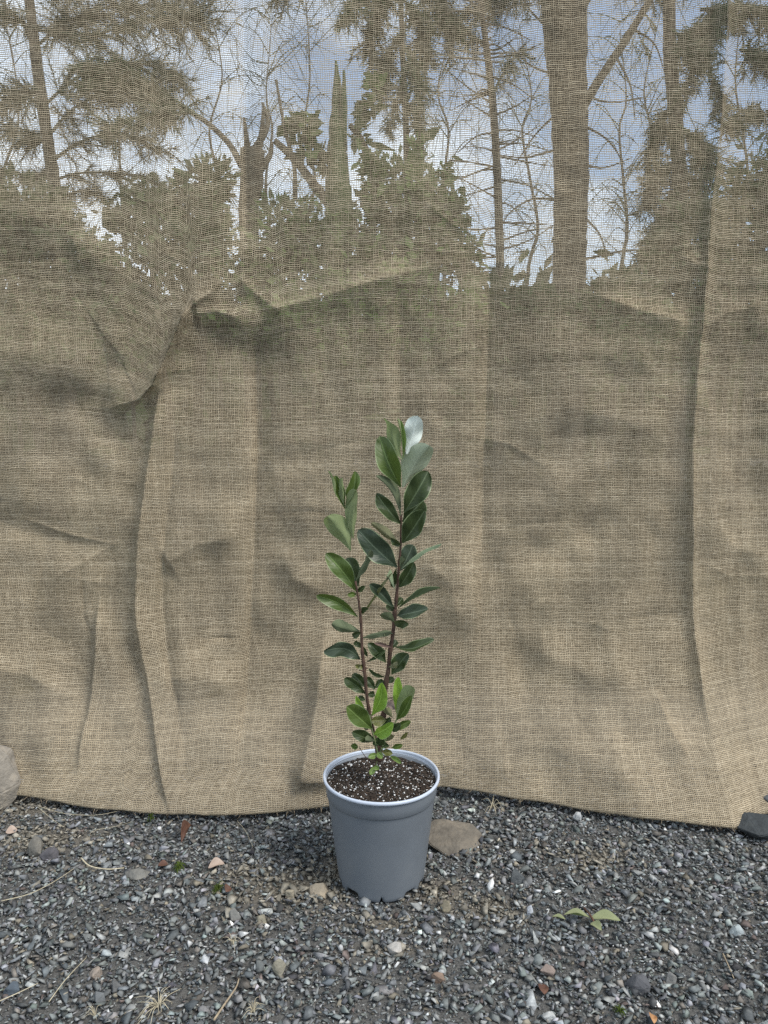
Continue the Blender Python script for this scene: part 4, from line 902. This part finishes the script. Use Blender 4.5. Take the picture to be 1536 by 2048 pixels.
# 3. drooping pine at the left
y = 4.3; c = at(110, 420, y); t3 = tree_root('pine_tree', 'leaning pine with drooping needle boughs behind the burlap, far left', 'tree', c.x, y)
trunk_mesh([(56, -20), (68, 80), (82, 190), (98, 300), (112, 400), (122, 520)], [18, 20, 21, 22, 25, 28], y, t3)
m = MB()
C, Dn = sprays(m, [([(75, 90), (140, 40), (230, 12), (330, 10)], 70), ([(85, 215), (140, 165), (210, 130), (290, 128), (360, 150)], 62), ([(98, 270), (150, 215), (230, 180), (300, 185)], 55), ([(105, 320), (170, 280), (240, 270), (330, 300)], 40),
    ([(60, 60), (10, 20), (-40, 0)], 50), ([(78, 180), (30, 190), (-40, 230)], 50), ([(95, 290), (50, 260), (-20, 250)], 45), ([(105, 340), (60, 350), (-30, 330)], 42), ([(108, 360), (170, 345), (260, 350), (320, 372)], 34),
    ([(60, 0), (140, -50), (260, -70), (380, -40)], 80), ([(70, 60), (180, 70), (290, 40), (400, 30)], 60), ([(112, 400), (40, 410), (-40, 400)], 60), ([(116, 420), (170, 480), (230, 545)], 34), ([(112, 400), (170, 380), (210, 400)], 30)], y, 12, dens=300)
V, T = needles(C, Dn, .085, .0045, 13); m.add(V, None, T); m.build('crown', M_pine, t3)
# 4. small arching tree
y = 3.6; c = at(500, 430, y); t4 = tree_root('small_tree', 'small stubby tree with one long arching branch behind the burlap', 'tree', c.x, y)
k = y/F
m = MB(); P = [at(505, 300, y), at(503, 380, y), at(498, 470, y), Vector((c.x, y, -.03))]; m.tube(smooth_path(P, 6), list(np.linspace(23*k, 17*k, 19)), 12, wob=.08); m.build('trunk', M_bark, t4, True)
branch(t4, [(482, 330), (460, 290), (420, 250), (380, 225), (320, 200), (250, 195)], y, .017, .007, .3)
for pts in ([(515, 310), (524, 260), (527, 212)], [(497, 310), (492, 270), (488, 235)], [(510, 300), (535, 250), (525, 205)], [(520, 340), (540, 310), (545, 285)]): branch(t4, pts, y, .020, .006)
m = MB(); C, Dn = sprays(m, [([(400, 235), (330, 190), (240, 165), (170, 170)], 44), ([(380, 225), (300, 230), (220, 250)], 40), ([(350, 210), (260, 140), (180, 130)], 40)], y, 21, dens=420)
V, T = needles(C, Dn, .06, .006, 22); m.add(V, None, T); m.build('crown', M_cyp, t4)
# 5. tall spire with leafy tufts
y = 3.4; c = at(680, 480, y); t5 = tree_root('spire_plant', 'tall pointed spire plant with forked tip behind the burlap', 'plant', c.x, y)
k = y/F; m = MB()
m.tube(smooth_path([at(672, 122, y), at(675, 190, y), at(674, 260, y), at(676, 350, y), at(678, 480, y), Vector((c.x, y, 0))], 5), list(np.interp(np.linspace(0, 5, 26), range(6), [2*k, 10*k, 15*k, 22*k, 26*k, 24*k])), 10, wob=.12)
m.tube(smooth_path([at(688, 140, y-.03), at(688, 200, y-.03), at(684, 300, y)], 5), list(np.linspace(2*k, 10*k, 11)), 8, wob=.12); m.build('spike', M_hedge, t5, True)
branch(t5, [(550, 282), (590, 320), (640, 385), (690, 450), (740, 500)], y, .014, .030); branch(t5, [(552, 160), (570, 260), (588, 330), (590, 400)], y, .006, .012)
branch(t5, [(700, 250), (722, 280), (740, 330), (752, 400)], y, .012, .024); branch(t5, [(760, 300), (750, 330), (742, 400)], y, .006, .010)
pts = [ell(a, b, ra, rb, y, n, 40+i) for i, (a, b, ra, rb, n) in enumerate([(588, 243, 17, 14, 40), (622, 240, 10, 14, 24), (612, 275, 18, 17, 46), (632, 308, 20, 16, 46), (735, 215, 22, 14, 44), (716, 268, 16, 20, 30), (650, 335, 14, 10, 24), (744, 170, 12, 20, 26), (600, 300, 9, 9, 14)])]
V, Q = leaf_cloud((np.concatenate(pts),), .030, 0, 1.8, 3); mesh('leaves', V, Q, M_shrub, t5)
# 6. shrubs and hedge
def shrub_thing(name, label, cat, blobs, y, mat, leaf_sz, seed, stems=True, group=None):
    bx = sum(b[0] for b in blobs)/len(blobs); c = at(bx, 700, y); t = tree_root(name, label, cat, c.x, y, group); P = []
    for i, (a, b, ra, rb, n) in enumerate(blobs): P.append(ell(a, b, ra, rb, y + random.uniform(-.15, .15), int(n*(.8 if b < 560 else 1.3)), seed+i))
    V, Q = leaf_cloud((np.concatenate(P),), leaf_sz*.66, 0, 2.0, seed); mesh('foliage', V, Q, mat, t)
    m = MB()
    for i, (a, b, ra, rb, n) in enumerate(blobs[::2]):
        q = at(a, b, y); m.tube(smooth_path([Vector((c.x + random.uniform(-.1, .1), y, -.02)), Vector(((c.x+q.x)/2, y, q.z*.5)), q], 4), list(np.linspace(.022, .008, 9)), 6, wob=.1)
    m.build('stems', M_bark, t, True); return t
shrub_thing('leafy_shrub', 'yellowish leafy shrub reaching half way up, centre, behind the burlap', 'shrub', [(800, 360, 60, 40, 420), (850, 400, 60, 60, 700), (880, 460, 60, 60, 700), (770, 430, 70, 70, 900), (820, 520, 110, 70, 1500), (760, 540, 90, 80, 1300), (890, 350, 14, 22, 60), (745, 330, 20, 30, 120), (930, 520, 30, 40, 300), (835, 300, 16, 24, 70), (800, 650, 180, 110, 1800), (905, 420, 24, 30, 200)], 3.1, M_shrub, .030, 60)
shrub_thing('leafy_shrub', 'dense clipped hedge bush with an upright right edge, left of centre', 'shrub', [(420, 365, 36, 34, 520), (425, 430, 36, 60, 800), (420, 510, 40, 60, 800), (350, 420, 60, 55, 900), (290, 400, 40, 40, 380), (330, 500, 80, 70, 1300), (400, 620, 130, 100, 1600), (250, 440, 34, 40, 260)], 2.9, M_hedge, .026, 80)
shrub_thing('leafy_shrub', 'low rounded bush between the stubby tree and the spire plant', 'shrub', [(560, 440, 50, 34, 420), (620, 470, 60, 60, 900), (560, 520, 70, 60, 1000), (680, 540, 60, 70, 900), (510, 560, 40, 60, 500), (590, 650, 140, 100, 1600)], 3.0, M_shrub, .026, 100)
shrub_thing('leafy_shrub', 'dark sloping bush under the leaning pine, far left', 'shrub', [(30, 420, 90, 50, 1000), (100, 460, 70, 60, 900), (20, 500, 110, 70, 1300), (190, 520, 60, 50, 500), (120, 580, 120, 70, 1400), (230, 590, 70, 60, 700), (100, 680, 200, 90, 1600), (-60, 420, 70, 90, 600)], 2.8, M_hedge, .026, 120)
shrub_thing('leafy_shrub', 'low bush in front of the thick trunk at the right', 'shrub', [(1000, 610, 60, 40, 500), (1060, 610, 50, 26, 420), (1140, 630, 70, 40, 800), (1230, 590, 70, 40, 800), (1300, 570, 60, 50, 700), (1200, 680, 200, 90, 1800), (1000, 700, 160, 90, 1400), (1080, 640, 70, 30, 500)], 3.0, M_hedge, .026, 140)
shrub_thing('leafy_shrub', 'tall dense bush at the far right behind the burlap fold', 'shrub', [(1400, 480, 60, 70, 900), (1480, 420, 60, 90, 1000), (1540, 380, 60, 90, 800), (1450, 570, 90, 80, 1300), (1540, 540, 80, 90, 1100), (1330, 500, 30, 50, 300), (1450, 680, 160, 90, 1600), (1620, 450, 80, 140, 900)], 3.2, M_hedge, .028, 160)
# 7. feathery conifer at the right, hanging sprays in the middle
y = 4.8; c = at(1345, 480, y); t6 = tree_root('conifer', 'shaggy conifer with hanging sprays behind the burlap, right', 'tree', c.x, y)
trunk_mesh([(1338, -20), (1340, 110), (1352, 250), (1362, 400), (1366, 520)], [22, 24, 26, 26, 28], y, t6)
m = MB()
C, Dn = sprays(m, [([(1342, 210), (1320, 250), (1300, 320)], 40), ([(1355, 250), (1395, 280), (1420, 340)], 46), ([(1358, 320), (1310, 350), (1290, 400)], 36), ([(1360, 380), (1330, 430), (1310, 480)], 46), ([(1360, 330), (1400, 400), (1430, 480)], 60),
    ([(1345, 100), (1380, 60), (1420, 40)], 40), ([(1350, 200), (1375, 160), (1395, 100)], 30), ([(1340, 60), (1400, 100), (1440, 200)], 40), ([(1440, 260), (1490, 220), (1560, 240)], 40), ([(1380, 430), (1340, 470), (1300, 500)], 40), ([(1400, 20), (1470, 10), (1560, 20)], 55), ([(1480, 100), (1530, 120), (1580, 180)], 45), ([(1360, 300), (1350, 400), (1345, 480)], 36)], y, 31, dens=300, droop=.8)
V, T = needles(C, Dn, .08, .009, 32); m.add(V, None, T); m.build('crown', M_cyp, t6)
y = 4.6; c = at(800, 480, y); t7 = tree_root('conifer', 'conifer with long hanging sprays at the top centre behind the burlap', 'tree', c.x, y)
trunk_mesh([(800, -30), (806, 120), (812, 260), (815, 400), (816, 520)], [9, 10, 12, 14, 18], y, t7, 3)
m = MB()
C, Dn = sprays(m, [([(805, -30), (760, 20), (740, 90)], 44), ([(806, 0), (840, 40), (850, 110)], 44), ([(808, 60), (775, 110), (765, 180)], 40), ([(808, 90), (830, 150), (840, 220)], 36), ([(810, 160), (790, 210), (780, 260)], 26), ([(812, 200), (835, 250), (840, 310)], 24), ([(805, -60), (870, -20), (900, 40)], 50), ([(805, -60), (730, -30), (690, 30)], 40), ([(800, -100), (640, -60), (560, -20)], 40)], y, 41, dens=300, droop=.9)
V, T = needles(C, Dn, .075, .008, 42); m.add(V, None, T); m.build('crown', M_cyp, t7)
# 8. thin trees farther off, giving the fine twig texture against the sky
for i, (px, yy, hpx) in enumerate([(540, 8.5, 150), (620, 9.5, 60), (890, 8.0, 120), (1240, 9.0, 160), (1300, 8.2, 120), (430, 8.8, 60), (240, 9.2, 40), (1060, 9.0, 150), (1480, 8.6, 80), (20, 8.4, 100)]):
    c = at(px, 600, yy); t = tree_root('distant_tree', ['thin distant tree with wispy twigs between the arching branch and the spire', 'faint distant tree just left of the spire plant', 'distant twiggy tree left of the slender trunk', 'distant twiggy tree right of the thick trunk', 'distant tree beside the shaggy conifer', 'faint tree above the clipped hedge bush', 'faint tree behind the arching branch, upper left', 'faint tree between the slender and the thick trunk', 'faint tree behind the fold at the far right', 'faint tree at the left edge behind the pine'][i], 'tree', c.x, yy)
    rnd = random.Random(50+i); off = [rnd.uniform(-16, 16) for _ in range(6)]; ysn = [hpx-60, 120+hpx*.5, 260, 360, 460, 570]
    trunk_mesh([(px+o_, q) for o_, q in zip(off, ysn)], [1.5, 3, 4, 5, 6, 7], yy, t, .3); m = MB()
    for k in range(34):
        py = rnd.uniform(hpx-140, 520); s = rnd.choice((-1, 1)); l_ = rnd.uniform(30, 110)
        x0 = px + float(np.interp(py, ysn, off)); P = limb(m, [(x0, py), (x0 + s*l_*.4, py - l_*rnd.uniform(.1, .7)), (x0 + s*l_, py - l_*rnd.uniform(-.9, 1.2))], yy, .006, .002, rnd.uniform(-1, 1), 4)
        for j in range(5):
            q = P[rnd.randint(2, len(P)-1)]; m.tube([q, q + Vector((rnd.uniform(-.3, .3), rnd.uniform(-.2, .2), rnd.uniform(-.5, .15)))], [.004, .0015], 3, False)
    m.build('crown', M_far, t)
# far bank of woodland that closes the view low down
P = []
for i in range(60):
    X = -16 + 32*i/59; P.append(np.array([X, 15, 0])[None] + rng.normal(size=(1100, 3))*np.array([.9, 1.2, .75]) + np.array([0, 0, 1.15 + .35*math.sin(i*1.7)]))
V, Q = leaf_cloud((np.concatenate(P),), .20, 0, 1.8, 77); tag(mesh('far_woodland', V, Q, M_far), 'dark band of woodland far beyond the curtain', 'woodland', kind='stuff')

n = 26000; X = rng.uniform(-3.2, 3.2, n); Y = 1.75 + 6.5*rng.random(n)**1.3; X *= (.4 + Y/5)
P = np.stack([X, Y, np.abs(.02 + (.16 + .16*vnoise(X*1.6, Y*1.6))*rng.random(n) + .02*rng.normal(size=n))], -1)
V, Q = leaf_cloud((P,), .045, 0, 2.4, 78, droop=-1.0); tag(mesh('undergrowth', V, Q, M_under), 'low green undergrowth on the ground behind the curtain', 'undergrowth', kind='stuff')
